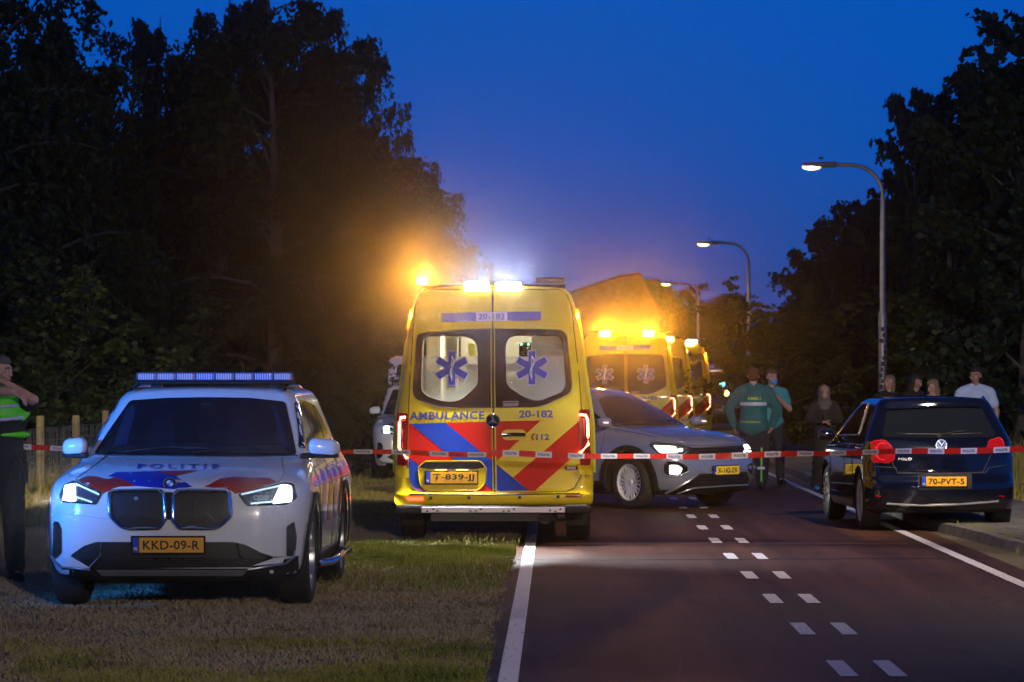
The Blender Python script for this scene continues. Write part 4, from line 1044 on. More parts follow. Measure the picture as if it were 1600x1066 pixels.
def hand(bm, wrist, d, up, s=1.0, curl=.6, side=1):
    """palm, four bent fingers and a thumb; d = direction of the fingers, up = back of the hand"""
    w_, d, up = V(wrist), V(d).normalized(), V(up).normalized(); x = d.cross(up).normalized()*side; up = x.cross(d).normalized()*side
    for k in range(4):
        cone(bm, w_+x*(.012*(k-1.5))*.8*s, w_+(d*.085+x*.0205*(k-1.5))*s, .015*s, .0125*s, 8)
        b = w_+(d*.085+x*.0215*(k-1.5))*s; L_ = (.075, .085, .08, .062)[k]*s; c = curl
        p = b; dd = d.copy()
        for j, fr in enumerate((.42, .33, .25)):
            dd = (dd*cos(c)-up*sin(c)).normalized(); q = p+dd*L_*fr; cone(bm, p, q, (.0095-.0008*j)*s, (.0088-.0008*j)*s, 8); p = q
    t0 = w_+(d*.02-x*.028)*s; t1 = t0+(d*.035-x*.03-up*.01)*s; t2 = t1+(d*.035-x*.006-up*.012)*s
    cone(bm, t0, t1, .014*s, .011*s, 8); cone(bm, t1, t2, .011*s, .009*s, 8)
def head(bm, c, f, tilt=0, s=1.0):
    """skull, jaw, nose, brow, ears; f = facing angle (0 = looks along -y), tilt = nod downwards"""
    Mx = Matrix.Translation(c) @ Matrix.Rotation(f, 4, 'Z') @ Matrix.Rotation(tilt, 4, 'X')
    def E(p, r): ell(bm, (0, 0, 0), r) or None
    def e_(p, r):
        m_ = Mx @ Matrix.Translation(V(p)*s) @ Matrix.Diagonal((r[0]*s, r[1]*s, r[2]*s, 1)); bmesh.ops.create_icosphere(bm, subdivisions=3, radius=1, matrix=m_)
    e_((0, .012, .028), (.076, .095, .088)); e_((0, -.022, -.035), (.060, .066, .068)); e_((0, -.050, -.082), (.034, .034, .028))
    e_((0, -.098, -.012), (.011, .014, .026)); e_((0, -.104, -.027), (.017, .016, .012)); e_((0, -.078, .028), (.052, .018, .014))
    e_((0, -.088, -.060), (.024, .010, .006)); e_((0, -.085, -.068), (.021, .010, .006))
    for q in (-1, 1): e_((q*.078, .012, -.012), (.010, .020, .032)); e_((q*.040, -.066, -.028), (.026, .020, .024))
    return Mx
def face(parent, Mx, s=1.0, beard=None):
    bm = bmesh.new()
    for q in (-1, 1): ball(bm, Mx @ (V((q*.031, -.083, .006))*s), .0115*s, 10)
    ey = obj('eye', bm, mat('eye_white', (.5, .48, .46), .3), parent, True)
    bm = bmesh.new()
    for q in (-1, 1): ball(bm, Mx @ (V((q*.031, -.0915, .005))*s), .006*s, 8)
    obj('iris', bm, INK, ey)
    bm = bmesh.new()
    for q in (-1, 1): tube(bm, [Mx @ (V((q*.014, -.095, .026))*s), Mx @ (V((q*.034, -.094, .031))*s), Mx @ (V((q*.052, -.080, .025))*s)], [.004*s, .005*s, .003*s], 6)
    obj('eyebrow', bm, HAIRD, parent, True)
    bm = bmesh.new(); tube(bm, [Mx @ (V((-.024, -.090, -.064))*s), Mx @ (V((0, -.098, -.0635))*s), Mx @ (V((.024, -.090, -.064))*s)], .0035*s, 6)
    obj('mouth', bm, mat('lip', (.25, .07, .06), .5), parent, True)
def haircap(parent, Mx, m, s=1.0, long=0, bun=False, bald=False):
    bm = bmesh.new()
    def e_(p, r):
        m_ = Mx @ Matrix.Translation(V(p)*s) @ Matrix.Diagonal((r[0]*s, r[1]*s, r[2]*s, 1)); bmesh.ops.create_icosphere(bm, subdivisions=3, radius=1, matrix=m_)
    e_((0, .032, .040), (.084, .092, .090)); e_((0, -.015, .078), (.066, .072, .046)); e_((0, .06, -.005), (.076, .055, .075))
    if long:
        e_((0, .055, -.08), (.085, .055, .11)); e_((-.07, .02, -.08), (.028, .05, .12)); e_((.07, .02, -.08), (.028, .05, .12))
    if bun: e_((0, .12, .02), (.045, .04, .045))
    return meld('hair', bm, m, parent, .011, 2, .004)
def person(name_loc, H=1.75, yaw=0, f=0, tilt=0, hips=0, arms=None, legs=None, top=None, trous=None, shoe=BLACKP, skin=SKIN, hair=HAIRD, lean=0, long=0, sleeve='long', robe=False, hem=.84, bulk=1.0, bun=False, shoulders=.19, coat_len=0, show_face=True):
    """feet on the ground at name_loc; joints given in body axes (x right hand side of the viewer when it faces -y)"""
    root = empty('person', name_loc, yaw); k = H/1.75
    hz_, sh, nk, hd = .93*k, 1.43*k, 1.49*k, 1.63*k
    pel = V((hips, 0, hz_)); chest = V((hips*.5, lean*.6, 1.27*k)); neck = V((0, lean, nk)); hc = V((0, lean*1.15-.01, hd))
    legs = legs or [((-.10, 0, 0), 0), ((.10, 0, 0), 0)]
    arms = arms or [((-.30, -.02, 1.13), (-.27, -.08, .86)), ((.30, -.02, 1.13), (.27, -.08, .86))]
    B = bmesh.new()
    Mx = head(B, hc, f, tilt, k)
    cone(B, neck-V((0, 0, .06*k)), hc-V((0, -.015, .06*k)), .056*k, .054*k)
    ell(B, chest, (.155*k*bulk, .105*k*bulk, .20*k)); ell(B, pel+V((0, 0, .04*k)), (.150*k*bulk, .110*k*bulk, .16*k)); cone(B, pel+V((0, 0, .05)), chest, .12*k*bulk, .12*k*bulk)
    C = bmesh.new(); T = bmesh.new()
    cb = bulk*1.13
    ell(C, chest+V((0, 0, .02*k)), (.175*k*cb, .125*k*cb, .20*k)); cone(C, pel+V((0, 0, .03*k)), chest, .142*k*cb, .14*k*cb); ell(C, pel+V((0, 0, .02)), (.165*k*cb, .125*k*cb, .12*k))
    for q in (-1, 1): cone(C, (q*.05*k, lean, sh+.02*k), (q*shoulders*k*.92, lean*.95, sh-.035*k), .058*k*cb, .062*k*cb)
    for q, (foot, fw) in zip((-1, 1), legs):
        hip = pel+V((q*.09*k, 0, 0)); ft = V(foot); kn = (hip*.48+V((ft.x, ft.y, .09))*.52)+V((0, -.035*k, .0)); an = V((ft.x, ft.y+.03, .09))
        kn.z = .50*k
        cone(B, hip, kn, .082*k, .055*k); cone(B, kn, an, .052*k, .036*k); _t = Matrix.Rotation(fw, 3, 'Z') @ V((0, -.07, .045)); cone(B, an, (ft.x+_t.x, ft.y+_t.y, _t.z), .034, .026)
        if not robe:
            cone(T, hip, kn, .100*k*bulk, .078*k*bulk); cone(T, kn, (an.x, an.y, .11), .077*k*bulk, .066*k*bulk)
        tw = Matrix.Rotation(fw, 3, 'Z'); S_ = bmesh.new()
        for p_, r_ in (((0, .03, .045), (.043, .05, .045)), ((0, -.05, .040), (.042, .075, .040)), ((0, -.13, .032), (.045, .065, .034))):
            pp = tw @ V(p_); ell(S_, (ft.x+pp.x, ft.y+pp.y, pp.z), r_, tw)
        meld('shoe', S_, shoe, root, .011, 2)
    if not robe: ell(T, pel, (.165*k*bulk, .125*k*bulk, .13*k))
    G = None
    for q, (el, wr) in zip((-1, 1), arms):
        sp = V((q*shoulders*k, lean*.95, sh-.045*k)); e2 = V((el[0]*k, el[1]*k, el[2]*k)); w2 = V((wr[0]*k, wr[1]*k, wr[2]*k))
        cone(B, sp, e2, .050*k, .040*k); cone(B, e2, w2, .041*k, .028*k)
        d = (w2-e2).normalized(); hand(B, w2, d, V((q, 0, .3)) if abs(d.z) > .7 else V((0, -.2, 1)), k, .45, -q)
        cone(C, sp, e2 if sleeve == 'long' else sp.lerp(e2, .62), .069*k*bulk, .062*k*bulk)
        if sleeve == 'long': cone(C, e2, e2.lerp(w2, .93), .061*k*bulk, .046*k*bulk)
    body = meld('body', B, skin, root, .0105, 2); body.data.materials[0] = skin
    if robe:
        for zz in np.linspace(.10, 1.0, 9): ell(C, (hips*zz, .0, zz*k), (.225*k*bulk-.05*zz, .195*k*bulk-.03*zz, .10))
    if coat_len: ell(C, pel-V((0, 0, coat_len*.5)), (.19*k*bulk, .145*k*bulk, .14+coat_len*.5))
    cl = meld('robe' if robe else ('jacket' if sleeve == 'long' else 'shirt'), C, top, root, .014, 4, .007, H*7)
    if not robe: meld('trousers', T, trous, root, .014, 4, .006, H*3)
    if hair: haircap(root, Mx, hair, k, long, bun)
    if show_face: face(root, Mx, k)
    else:
        face(root, Mx, k)
    return root, Mx
def at(px, Y, z=0): return ((px-VX)*Y/F, Y, z)
# --- officer at the left edge, hand shading the eyes
LBL = mat("reflective_strip", (.45, .5, .62), .4); DARKB = fabric('dark_uniform', (.010, .011, .014)); VEST = mat('vest_green', (.10, .62, .02), .5, emit=(.08, .6, .03), es=.05, var=.1)  # vest green carries a faint glow of its own
of, Mx = person(at(0, 24.0), 1.80, 0, f=R(70), tilt=.05, top=DARKB, trous=DARKB, sleeve='short', hair=mat('hair_greying', (.09, .08, .075), .7, bump=.5, bs=90), bulk=1.15,
    arms=[((-.38, -.18, 1.33), (-.16, -.36, 1.42)), ((.30, -.22, 1.41), (.10, -.22, 1.53))], legs=[((-.13, .03, 0), 0), ((.13, -.04, 0), .5)])
tag(of, 'police officer in dark uniform and green vest cut off by the left edge, arm raised', 'person')
# the nearer forearm stretched across the chest, ending in a hand at the elbow
bm = bmesh.new(); cone(bm, (-.25, -.28, 1.52), (.16, -.36, 1.515), .050, .034); hand(bm, (.16, -.36, 1.515), (1, .0, -.5), (0, -.3, 1), 1.05, .5, 1); meld('forearm', bm, SKIN, of, .010, 2)
bm = bmesh.new(); ell(bm, (0, 0, 1.36), (.245, .185, .20)); vs_ = meld('vest', bm, VEST, of, .014, 3, .009)
for zz in (1.30, 1.40): trim('reflective_strip', Surf(vs_), orth('F'), [(-.18, zz), (-.05, zz-.01), (.08, zz-.005), (.20, zz+.01)], .014, LBL if 'LBL' in globals() else CHROME, vs_, .004, step=.04)
bm = bmesh.new(); ell(bm, (0, 0, 1.17), (.245, .190, .045)); meld('vest_band', bm, VEST, of, .012, 2, .003)
bm = bmesh.new(); tube(bm, [(.168*cos(t), .135*sin(t), .98) for t in np.linspace(0, 2*pi, 26)[:-1]], .026, 8, True); bt = obj('belt', bm, BLACKP, of, True)
for x, y, zz in ((.19, -.02, .90), (.15, -.12, .93), (-.18, -.05, .88)):
    bm = bmesh.new(); box(bm, x-.035, x+.035, y-.04, y+.04, zz-.12, zz+.06, .015); obj('holster', bm, BLACKP, bt, True)
# --- paramedic seen from behind
TEAL = fabric('paramedic_teal', (.012, .12, .135)); NAVY = fabric('paramedic_navy', (.012, .014, .028)); LBL = mat('reflective_strip', (.45, .5, .62), .4)
pa, Mx = person(at(1177, 44.2), 1.80, 0, f=R(180), top=TEAL, trous=NAVY, hair=HAIRR, bulk=1.22, shoulders=.215, skin=SKIN, hips=0, legs=[((-.10, .12, 0), pi), ((.12, -.06, 0), pi)],
    arms=[((-.35, .03, 1.15), (-.27, .13, .90)), ((.35, .03, 1.15), (.28, .12, .92))], coat_len=.05)
tag(pa, 'broad paramedic in a teal jacket seen from behind, white strip across the back', 'person', 'people gathered by the road')
jk = [c for c in pa.children if c.name.startswith('jacket')][0]; Sj = Surf(jk); o_ = orth('F')
lay('back_strip', Sj, o_, [(-.20, 1.235), (.19, 1.235), (.185, 1.285), (-.195, 1.285)], LBL, jk, .006, grid=.03)
lay_text('lettering', Sj, o_, 'AMBU', -.0, 1.335, .20, .05, mat('print_yellow', (.45, .50, .05), .5), jk, .008, flip=1, bold=.03)
lay_text('lettering', Sj, o_, 'Ambulance', -.05, 1.00, .28, .035, mat('print_yellow', (.45, .50, .05), .5), jk, .008, flip=1, bold=.02)
for s in (-1, 1):
    tr_ = [c for c in pa.children if c.name.startswith('trousers')][0]; St = Surf(tr_)
    lay('knee_strip', St, o_, [(s*.11-.06, .30), (s*.11+.05, .30), (s*.11+.05, .34), (s*.11-.06, .34)], LBL, tr_, .006, grid=.03)
    lay('leg_stripe', St, o_, [(s*.11-.012, .12), (s*.11+.012, .12), (s*.11+.012, .62), (s*.11-.012, .62)], mat('print_green', (.10, .45, .05), .5), tr_, .005, grid=.03)
# --- second paramedic, facing the camera with a mask
p2, Mx = person(at(1206, 46.5), 1.78, 0, f=R(20), tilt=.15, top=fabric('shirt_teal_light', (.03, .26, .30)), trous=NAVY, hair=mat('hair_brown', (.10, .06, .035), .7, bump=.5, bs=90), sleeve='short',
    arms=[((-.26, -.02, 1.15), (-.10, -.24, 1.22)), ((.27, -.03, 1.14), (.03, -.26, 1.36))], legs=[((-.12, 0, 0), -.2), ((.14, .05, 0), .3)])
tag(p2, 'paramedic in a short-sleeved teal shirt and blue face mask standing behind the broad one', 'person', 'people gathered by the road')
bm = bmesh.new(); m_ = Mx @ Matrix.Translation((0, -.082, -.055)) @ Matrix.Diagonal((.055, .042, .048, 1)); bmesh.ops.create_icosphere(bm, subdivisions=3, radius=1, matrix=m_)
obj('face_mask', bm, fabric('mask_blue', (.10, .25, .75)), p2, True)
# --- woman in a long dark robe and grey headscarf
ROBE = fabric('robe_brown_black', (.020, .014, .013)); SCARF = fabric('scarf_grey', (.11, .10, .085))
wo, Mx = person(at(1288, 44.0), 1.54, 0, f=R(0), tilt=.35, top=ROBE, trous=None, robe=True, hair=None, shoe=mat('shoe_cover_blue', (.01, .22, .55), .5, bump=.5), skin=SKIND, bulk=1.05,
    arms=[((-.27, -.05, 1.16), (-.05, -.24, 1.14)), ((.27, -.05, 1.16), (.06, -.24, 1.16))], legs=[((-.12, -.05, 0), 0), ((.12, -.05, 0), 0)], lean=0)
bm = bmesh.new()
for zz, rx, ry in ((1.50, .094, .108), (1.44, .098, .11), (1.37, .10, .10), (1.30, .12, .115), (1.24, .10, .12), (1.14, .075, .12), (1.05, .06, .115)): ell(bm, (0, .038 if zz > 1.36 else (.012 if zz > 1.3 else -.03), zz-.03), (rx, ry, .075))
sf = meld('headscarf', bm, SCARF, wo, .012, 3, .004)
bm = bmesh.new(); ell(bm, Mx @ V((0, -.078, -.012)), (.050, .042, .070)); fc = meld('face', bm, SKIND, wo, .008, 2)
face(wo, Mx @ Matrix.Translation((0, -.030, 0)), .88)
bm = bmesh.new(); box(bm, -.035, .035, -.315*.88, -.30*.88, 1.00, 1.13, .006); obj('held_phone', bm, BLACKP, wo)
tag(wo, 'woman in a long dark robe, grey headscarf and blue shoe covers', 'person', 'people gathered by the road')
# --- bystanders behind the dark hatchback
wm, Mx = person(at(1524, 43.5), 1.80, 0, f=R(-25), tilt=.15, top=fabric('shirt_white', (.42, .52, .74), var=.05), trous=NAVY, sleeve='short', hair=HAIRD, skin=SKIND, bulk=1.12, shoulders=.21)
sh_ = [c for c in wm.children if c.name.startswith('shirt')][0]
lay('shirt_emblem', Surf(sh_), orth('F'), [(.09+.038*cos(t)*(1+.2*cos(4*t)), 1.34+.038*sin(t)*(1+.2*cos(4*t))) for t in np.linspace(0, 2*pi, 21)[:-1]], mat('emblem_navy', (.02, .05, .3), .5), sh_, .006, grid=.03)
tag(wm, 'man in a white T-shirt with a dark chest emblem standing behind the hatchback', 'person', 'people gathered by the road')
bd_, Mx = person(at(1389, 47), 1.69, 0, f=R(-40), top=fabric('jacket_black', (.012, .012, .013)), trous=NAVY, hair=HAIRB, long=1, skin=SKIN)
tag(bd_, 'fair-haired bystander half hidden behind the stickered lamp pole', 'person', 'people gathered by the road')
pu, Mx = person(at(1431, 45.5), 1.70, 0, f=R(60), tilt=.35, top=fabric('top_black', (.012, .010, .012)), trous=NAVY, hair=HAIRD, long=1, skin=SKIND, bun=True)
jk = [c for c in pu.children if c.name.startswith('jacket')][0]
lay('purple_print', Surf(jk), orth('F'), rounded([(-.16, 1.22), (.13, 1.22), (.15, 1.30), (.0, 1.35), (-.15, 1.33)], .04), mat('print_purple', (.28, .04, .32), .6, col2=(.12, .02, .16), vs=60), jk, .006, grid=.03)
tag(pu, 'dark-haired bystander in a black top with a purple print', 'person', 'people gathered by the road')
bl, Mx = person(at(1457, 45.0), 1.62, 0, f=R(-55), tilt=.3, top=fabric('top_pale_pink', (.38, .30, .33)), trous=NAVY, hair=HAIRB, long=1, skin=SKIN)
tag(bl, 'blonde bystander in a pale top bending her head beside the one in black', 'person', 'people gathered by the road')
# ================================================================== TREES AND GRASS
rng = np.random.default_rng(4)
def quads_mesh(name, P_, m):
    """P_: (n,k,3) array of k-gons"""
    n, k = P_.shape[:2]; me = bpy.data.meshes.new(name)
    me.vertices.add(n*k); me.vertices.foreach_set('co', P_.reshape(-1).astype(np.float32))
    me.loops.add(n*k); me.loops.foreach_set('vertex_index', np.arange(n*k, dtype=np.int32))
    me.polygons.add(n); me.polygons.foreach_set('loop_start', np.arange(0, n*k, k, dtype=np.int32))
    me.update(calc_edges=True); me.materials.append(m); return me
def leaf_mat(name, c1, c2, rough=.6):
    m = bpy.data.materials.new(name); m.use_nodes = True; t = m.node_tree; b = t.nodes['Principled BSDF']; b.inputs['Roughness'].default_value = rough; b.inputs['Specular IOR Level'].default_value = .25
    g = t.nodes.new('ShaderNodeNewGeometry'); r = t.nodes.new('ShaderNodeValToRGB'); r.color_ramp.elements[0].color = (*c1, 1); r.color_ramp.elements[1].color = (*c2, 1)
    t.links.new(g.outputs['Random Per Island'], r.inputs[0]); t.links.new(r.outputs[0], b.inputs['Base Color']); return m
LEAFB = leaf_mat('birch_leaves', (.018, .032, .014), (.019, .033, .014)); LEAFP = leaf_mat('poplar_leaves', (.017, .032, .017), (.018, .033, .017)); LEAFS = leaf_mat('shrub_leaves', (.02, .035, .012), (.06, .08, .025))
BARK = mat('bark', (.05, .042, .035), .9, col2=(.13, .12, .10), vs=5, bump=.8, bs=14); BIRCH = mat('birch_bark', (.05, .045, .04), .8, col2=(.10, .095, .09), vs=7, bump=.5, bs=12)
def leaves(cent, L_, W_, droop):
    n = len(cent); d = rng.normal(size=(n, 3)); d[:, 2] = d[:, 2]*.6-droop; d /= np.linalg.norm(d, axis=1)[:, None]
    s = np.cross(d, rng.normal(size=(n, 3))); s /= np.linalg.norm(s, axis=1)[:, None]
    l = (L_*rng.uniform(.7, 1.3, n))[:, None]; w_ = (W_*rng.uniform(.7, 1.3, n))[:, None]
    return np.stack([cent-d*l*.5, cent+s*w_*.5-d*l*.05, cent+d*l*.5, cent-s*w_*.5-d*l*.05], 1)
def tree(kind, H, Rc, seed, limbs=70, tw=22, lf=16, base=.12, LL=.13, LW=.075, shape=1.0, droop=1.0, lm=None, bk=None, top_loose=.5):
    global rng; rng = np.random.default_rng(seed); rr = random.Random(seed)
    root = empty(kind); cent = []; bm = bmesh.new()
    lx, ly = rr.uniform(-.3, .3), rr.uniform(-.3, .3)
    tp = [(lx*(q**2)+.06*sin(q*7), ly*(q**2)+.06*cos(q*6), H*.90*q) for q in np.linspace(0, 1, 9)]
    tube(bm, tp, [max(.02, H*.018*(1-q*.9)) for q in np.linspace(0, 1, 9)], 9)
    for i in range(limbs):
        h = base+(1-base)*(i+.5)/limbs; az = i*2.4+rr.uniform(-.5, .5)
        prof = max(.5, sin(min(1, (1-h)/(1-base)*1.05+.24)*pi*.62)**.8)*shape*rr.choice((.35, .6, .85, 1.0, 1.15, 1.3))
        if h > .5 and rr.random() < .22: continue
        L_ = Rc*prof*(1.2 if rr.random() < .2 else 1); p0 = V((lx*h*h, ly*h*h, H*.90*h*.97)); el = min(rr.uniform(.25, .9)+.55*h, 1.15-.35*max(0, h-.7)/.3)
        pts = [p0]; d = V((cos(az)*cos(el), sin(az)*cos(el), sin(el)))
        for k in range(5):
            d = (d+V((0, 0, -.17*droop))+V((rr.gauss(0, .1), rr.gauss(0, .1), 0))).normalized(); pts.append(pts[-1]+d*L_/5*1.15)
        r0 = H*.006*(1-h*.6); tube(bm, pts, [r0*(1-.17*k) for k in range(6)], 5)
        A = np.array([tuple(p) for p in pts])
        for k in range(tw):
            t = (2.2+2.8*rr.random()) if rr.random() < .85 else 1+4*rr.random(); j = min(4, int(t)); p = A[j]+(A[j+1]-A[j])*(t-j) if j < 5 else A[5]
            tl = rr.uniform(.3, 1.1)*(.6+.4*droop)*Rc*.38; dz = -droop*rr.uniform(.5, 1.3); dd = np.array([rr.gauss(0, .55), rr.gauss(0, .55), dz+rr.gauss(0, .3)]); dd /= np.linalg.norm(dd)+1e-6
            s = rng.uniform(0, 1, lf)[:, None]; q = p+dd*tl*s; q[:, 2] -= (s[:, 0]**2)*tl*.25*droop
            cent.append(q+rng.normal(size=(lf, 3))*.045*Rc*.5)
    obj('trunk', bm, bk or BARK, root, True)
    cent = np.concatenate(cent); cent = cent[cent[:, 2] > .15]
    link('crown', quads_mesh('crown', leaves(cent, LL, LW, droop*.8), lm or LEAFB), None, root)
    return root
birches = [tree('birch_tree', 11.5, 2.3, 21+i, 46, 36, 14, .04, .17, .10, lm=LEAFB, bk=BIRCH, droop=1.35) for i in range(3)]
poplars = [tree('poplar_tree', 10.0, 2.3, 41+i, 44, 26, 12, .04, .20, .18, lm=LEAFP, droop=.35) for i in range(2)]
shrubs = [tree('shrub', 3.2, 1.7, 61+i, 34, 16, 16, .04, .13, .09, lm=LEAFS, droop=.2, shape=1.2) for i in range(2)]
def place(protos, used, x, y, hz_, rad=1.0, rz=0):
    base_h = {'birch': 10.7, 'popla': 10.0, 'shrub': 3.2}[protos[0].name[:5]]
    p = protos[len(used) % len(protos)]; o = p if p not in used else copy_tree(p); used.append(p)
    s = hz_/base_h; o.location = (x, y, -.02); o.scale = (s*rad, s*rad, s); o.rotation_euler = (0, 0, rz); return o
GL = 'dark trees behind the fence on the left'; GR = 'dark trees on the right'
ub, up_, us = [], [], []
rt = random.Random(8)
def top(Y, py): return CH+(HY-py)*Y/F
# (px, Y, top row, width factor, label)
LT = [(-40, 62, -140, 1.0, None), (62, 66, -40, .95, 'tall birch left of the first sky gap, top cut by the frame'), (138, 74, 58, .88, 'slimmer birch whose pointed top borders the sky gap at the upper left'),
      (240, 80, 5, .70, 'birch just right of the sky gap at the upper left, loose drooping top'), (296, 84, 55, .8, None), (345, 74, -30, .8, None), (430, 70, -45, .95, 'tallest broad birch, crown leaving the top of the frame'),
      (500, 76, -25, .75, None), (552, 82, 50, .62, 'birch at the right shoulder of the left wood, hanging twigs against the sky'), (590, 96, 185, .7, None), (10, 72, 30, .9, None), (385, 82, 60, .8, None), (465, 84, 80, .9, None), (190, 90, 150, 1.0, None),
      (640, 106, 250, .8, 'lower rounded tree stepping down towards the ambulance roof'), (672, 118, 275, .8, None), (704, 128, 350, .9, 'last small tree of the left wood, above the orange beacon')]
for i, (px, Y, ty, wf_, lb) in enumerate(LT):
    o = place(birches, ub, (px-VX)*Y/F, Y, top(Y, ty), wf_, i*1.3)
    tag(o, lb or 'dense dark tree merged into the left wood behind the fence', 'tree', GL)
for i in range(26):                       # the second row that closes the wood
    px = -60+i*29.5+rt.uniform(-10, 10); Y = rt.uniform(92, 128); ty = 230+rt.uniform(-50, 60) if px < 560 else 350+rt.uniform(-20, 60)
    o = place(birches if i % 2 else poplars, ub if i % 2 else up_, (px-VX)*Y/F, Y, top(Y, ty), 1.5, i*.9)
    tag(o, 'dense dark tree merged into the left wood behind the fence', 'tree', GL)
RT = [(1600, 54, 10, 1.0, 'largest tree of the right wood, at the right edge of the frame'), (1545, 62, 60, .7, None), (1490, 66, 110, .75, 'tree of the right wood with a ragged top beside the largest one'),
      (1432, 70, 110, .55, 'narrow tree with a leaning top above the nearest street lamp'), (1400, 76, 260, .8, None), (1352, 80, 285, .8, None), (1305, 84, 325, .85, 'rounded tree left of the nearest lamp pole'), (1262, 86, 370, .8, 'outermost tree of the right wood, single leaves against the sky'), (1650, 60, 60, 1.4, None)]
for i, (px, Y, ty, wf_, lb) in enumerate(RT):
    o = place(poplars, up_, (px-VX)*Y/F, Y, top(Y, ty), wf_, i*1.7+1)
    tag(o, lb or 'dense dark tree merged into the right wood', 'tree', GR)
for i in range(14):
    px = 1290+i*26; Y = rt.uniform(90, 110); ty = 420-i*22+rt.uniform(-30, 30)
    o = place(poplars if i % 2 else birches, up_ if i % 2 else ub, (px-VX)*Y/F, Y, top(Y, max(60, ty)), 1.6, i)
    tag(o, 'dense dark tree merged into the right wood', 'tree', GR)
FT = [(1048, 160, 432, 1.5, 'round far tree beside the barn roof, under the third street lamp'), (1092, 170, 468, 1.5, None), (1128, 165, 446, 1.5, 'far tree with a squarish top between the second and third lamp'), (1158, 170, 478, 1.5, None), (1185, 175, 500, 1.7, None), (1215, 180, 505, 1.8, None), (1070, 175, 470, 1.6, None), (1020, 180, 470, 1.8, None), (750, 150, 470, 1.8, None), (800, 150, 480, 1.8, None), (850, 160, 478, 1.8, None)]
for i, (px, Y, ty, wf_, lb) in enumerate(FT):
    o = place(birches if i % 2 else poplars, ub if i % 2 else up_, (px-VX)*Y/F, Y, top(Y, ty), wf_, i)
    tag(o, lb or 'small dark tree in the far tree line behind the ambulances', 'tree', 'far trees behind the ambulances')
for i in range(34):                       # undergrowth
    side = i % 2; Y = rt.uniform(58, 100) if i > 3 else rt.uniform(48, 55)
    px = rt.uniform(-30, 640) if side else rt.uniform(1215, 1640)
    if not side: Y = max(Y, 64)
    o = place(shrubs, us, (px-VX)*Y/F, Y, rt.uniform(1.4, 3.0), 1.3, i)
    tag(o, 'low dark shrub in the undergrowth of the %s wood' % ('left' if side else 'right'), 'shrub', 'undergrowth shrubs')
# unseen trees added behind the camera to darken reflections in paint and glass
for i in range(9):
    o = place(birches, ub, -24+i*6, -17-rt.uniform(0, 5), 19, 1.0, i); tag(o, 'unseen tree added behind the camera for dark reflections', 'tree', 'unseen trees added behind the camera')

# ------------------------------------------------------------------ grass
def grass_mat(name, cols):
    m = bpy.data.materials.new(name); m.use_nodes = True; t = m.node_tree; b = t.nodes['Principled BSDF']; b.inputs['Roughness'].default_value = .7; b.inputs['Specular IOR Level'].default_value = .2
    g = t.nodes.new('ShaderNodeNewGeometry'); tc_ = t.nodes.new('ShaderNodeTexCoord'); n = t.nodes.new('ShaderNodeTexNoise'); n.inputs['Scale'].default_value = 1.1; n.inputs['Detail'].default_value = 5
    t.links.new(tc_.outputs['Object'], n.inputs['Vector'])
    ad = t.nodes.new('ShaderNodeMath'); ad.operation = 'MULTIPLY_ADD'; ad.inputs[1].default_value = .30; t.links.new(g.outputs['Random Per Island'], ad.inputs[0])
    mu = t.nodes.new('ShaderNodeMath'); mu.operation = 'MULTIPLY'; mu.inputs[1].default_value = 1.25; t.links.new(n.outputs[0], mu.inputs[0]); t.links.new(mu.outputs[0], ad.inputs[2])
    r = t.nodes.new('ShaderNodeValToRGB'); el = r.color_ramp.elements; el[0].color = (*cols[0], 1); el[1].color = (*cols[-1], 1)
    for i, c in enumerate(cols[1:-1]): q = el.new((i+1)/(len(cols)-1)); q.color = (*c, 1)
    sb = t.nodes.new('ShaderNodeMath'); sb.operation = 'SUBTRACT'; sb.inputs[1].default_value = .27; t.links.new(ad.outputs[0], sb.inputs[0]); t.links.new(sb.outputs[0], r.inputs[0]); t.links.new(r.outputs[0], b.inputs['Base Color']); return m
DRYG = grass_mat('dry_grass', [(.06, .065, .022), (.20, .16, .085), (.42, .34, .22), (.24, .19, .11), (.09, .11, .03)])
GREENG = grass_mat('green_grass', [(.06, .09, .014), (.14, .17, .025), (.26, .25, .06), (.34, .27, .12)])
def vnoise(x, y, s, seed=0):
    g = np.random.default_rng(seed).uniform(0, 1, (64, 64)); u = (x*s) % 63; v = (y*s) % 63; i = u.astype(int); j = v.astype(int); fu, fv = u-i, v-j
    return (g[i, j]*(1-fu)*(1-fv)+g[i+1, j]*fu*(1-fv)+g[i, j+1]*(1-fu)*fv+g[i+1, j+1]*fu*fv)
def blades(x, y, h, w_, lean=.5, z0=-.012, seed=1):
    r_ = np.random.default_rng(seed); n = len(x); az = r_.uniform(0, 2*pi, n); l = lean*h*r_.uniform(.2, 1.6, n); a2 = r_.uniform(-.7, .7, n)
    b0 = np.stack([x-np.cos(a2)*w_/2, y-np.sin(a2)*w_/2, np.full(n, z0)], 1); b1 = np.stack([x+np.cos(a2)*w_/2, y+np.sin(a2)*w_/2, np.full(n, z0)], 1)
    mid = np.stack([x+np.cos(az)*l*.4, y+np.sin(az)*l*.4, z0+h*.6], 1); o_ = np.stack([np.cos(a2)*w_*.38, np.sin(a2)*w_*.38, np.zeros(n)], 1)
    tp = np.stack([x+np.cos(az)*l, y+np.sin(az)*l, z0+h], 1)
    return np.stack([b0, b1, mid+o_, tp, mid-o_], 1)
def field(n, x0, x1, y0, y1, seed, p=1.0):
    r_ = np.random.default_rng(seed); y = y0*(y1/y0)**(r_.uniform(0, 1, n)**p); return r_.uniform(x0, x1, n), y, r_
x, y, r_ = field(330000, -8.5, -.34, 14.8, 62, 3, 1.15)
ragged = -.345-.05*vnoise(x*0+3, y, 1.7, 9)-.04*vnoise(x*0, y, 9, 2)
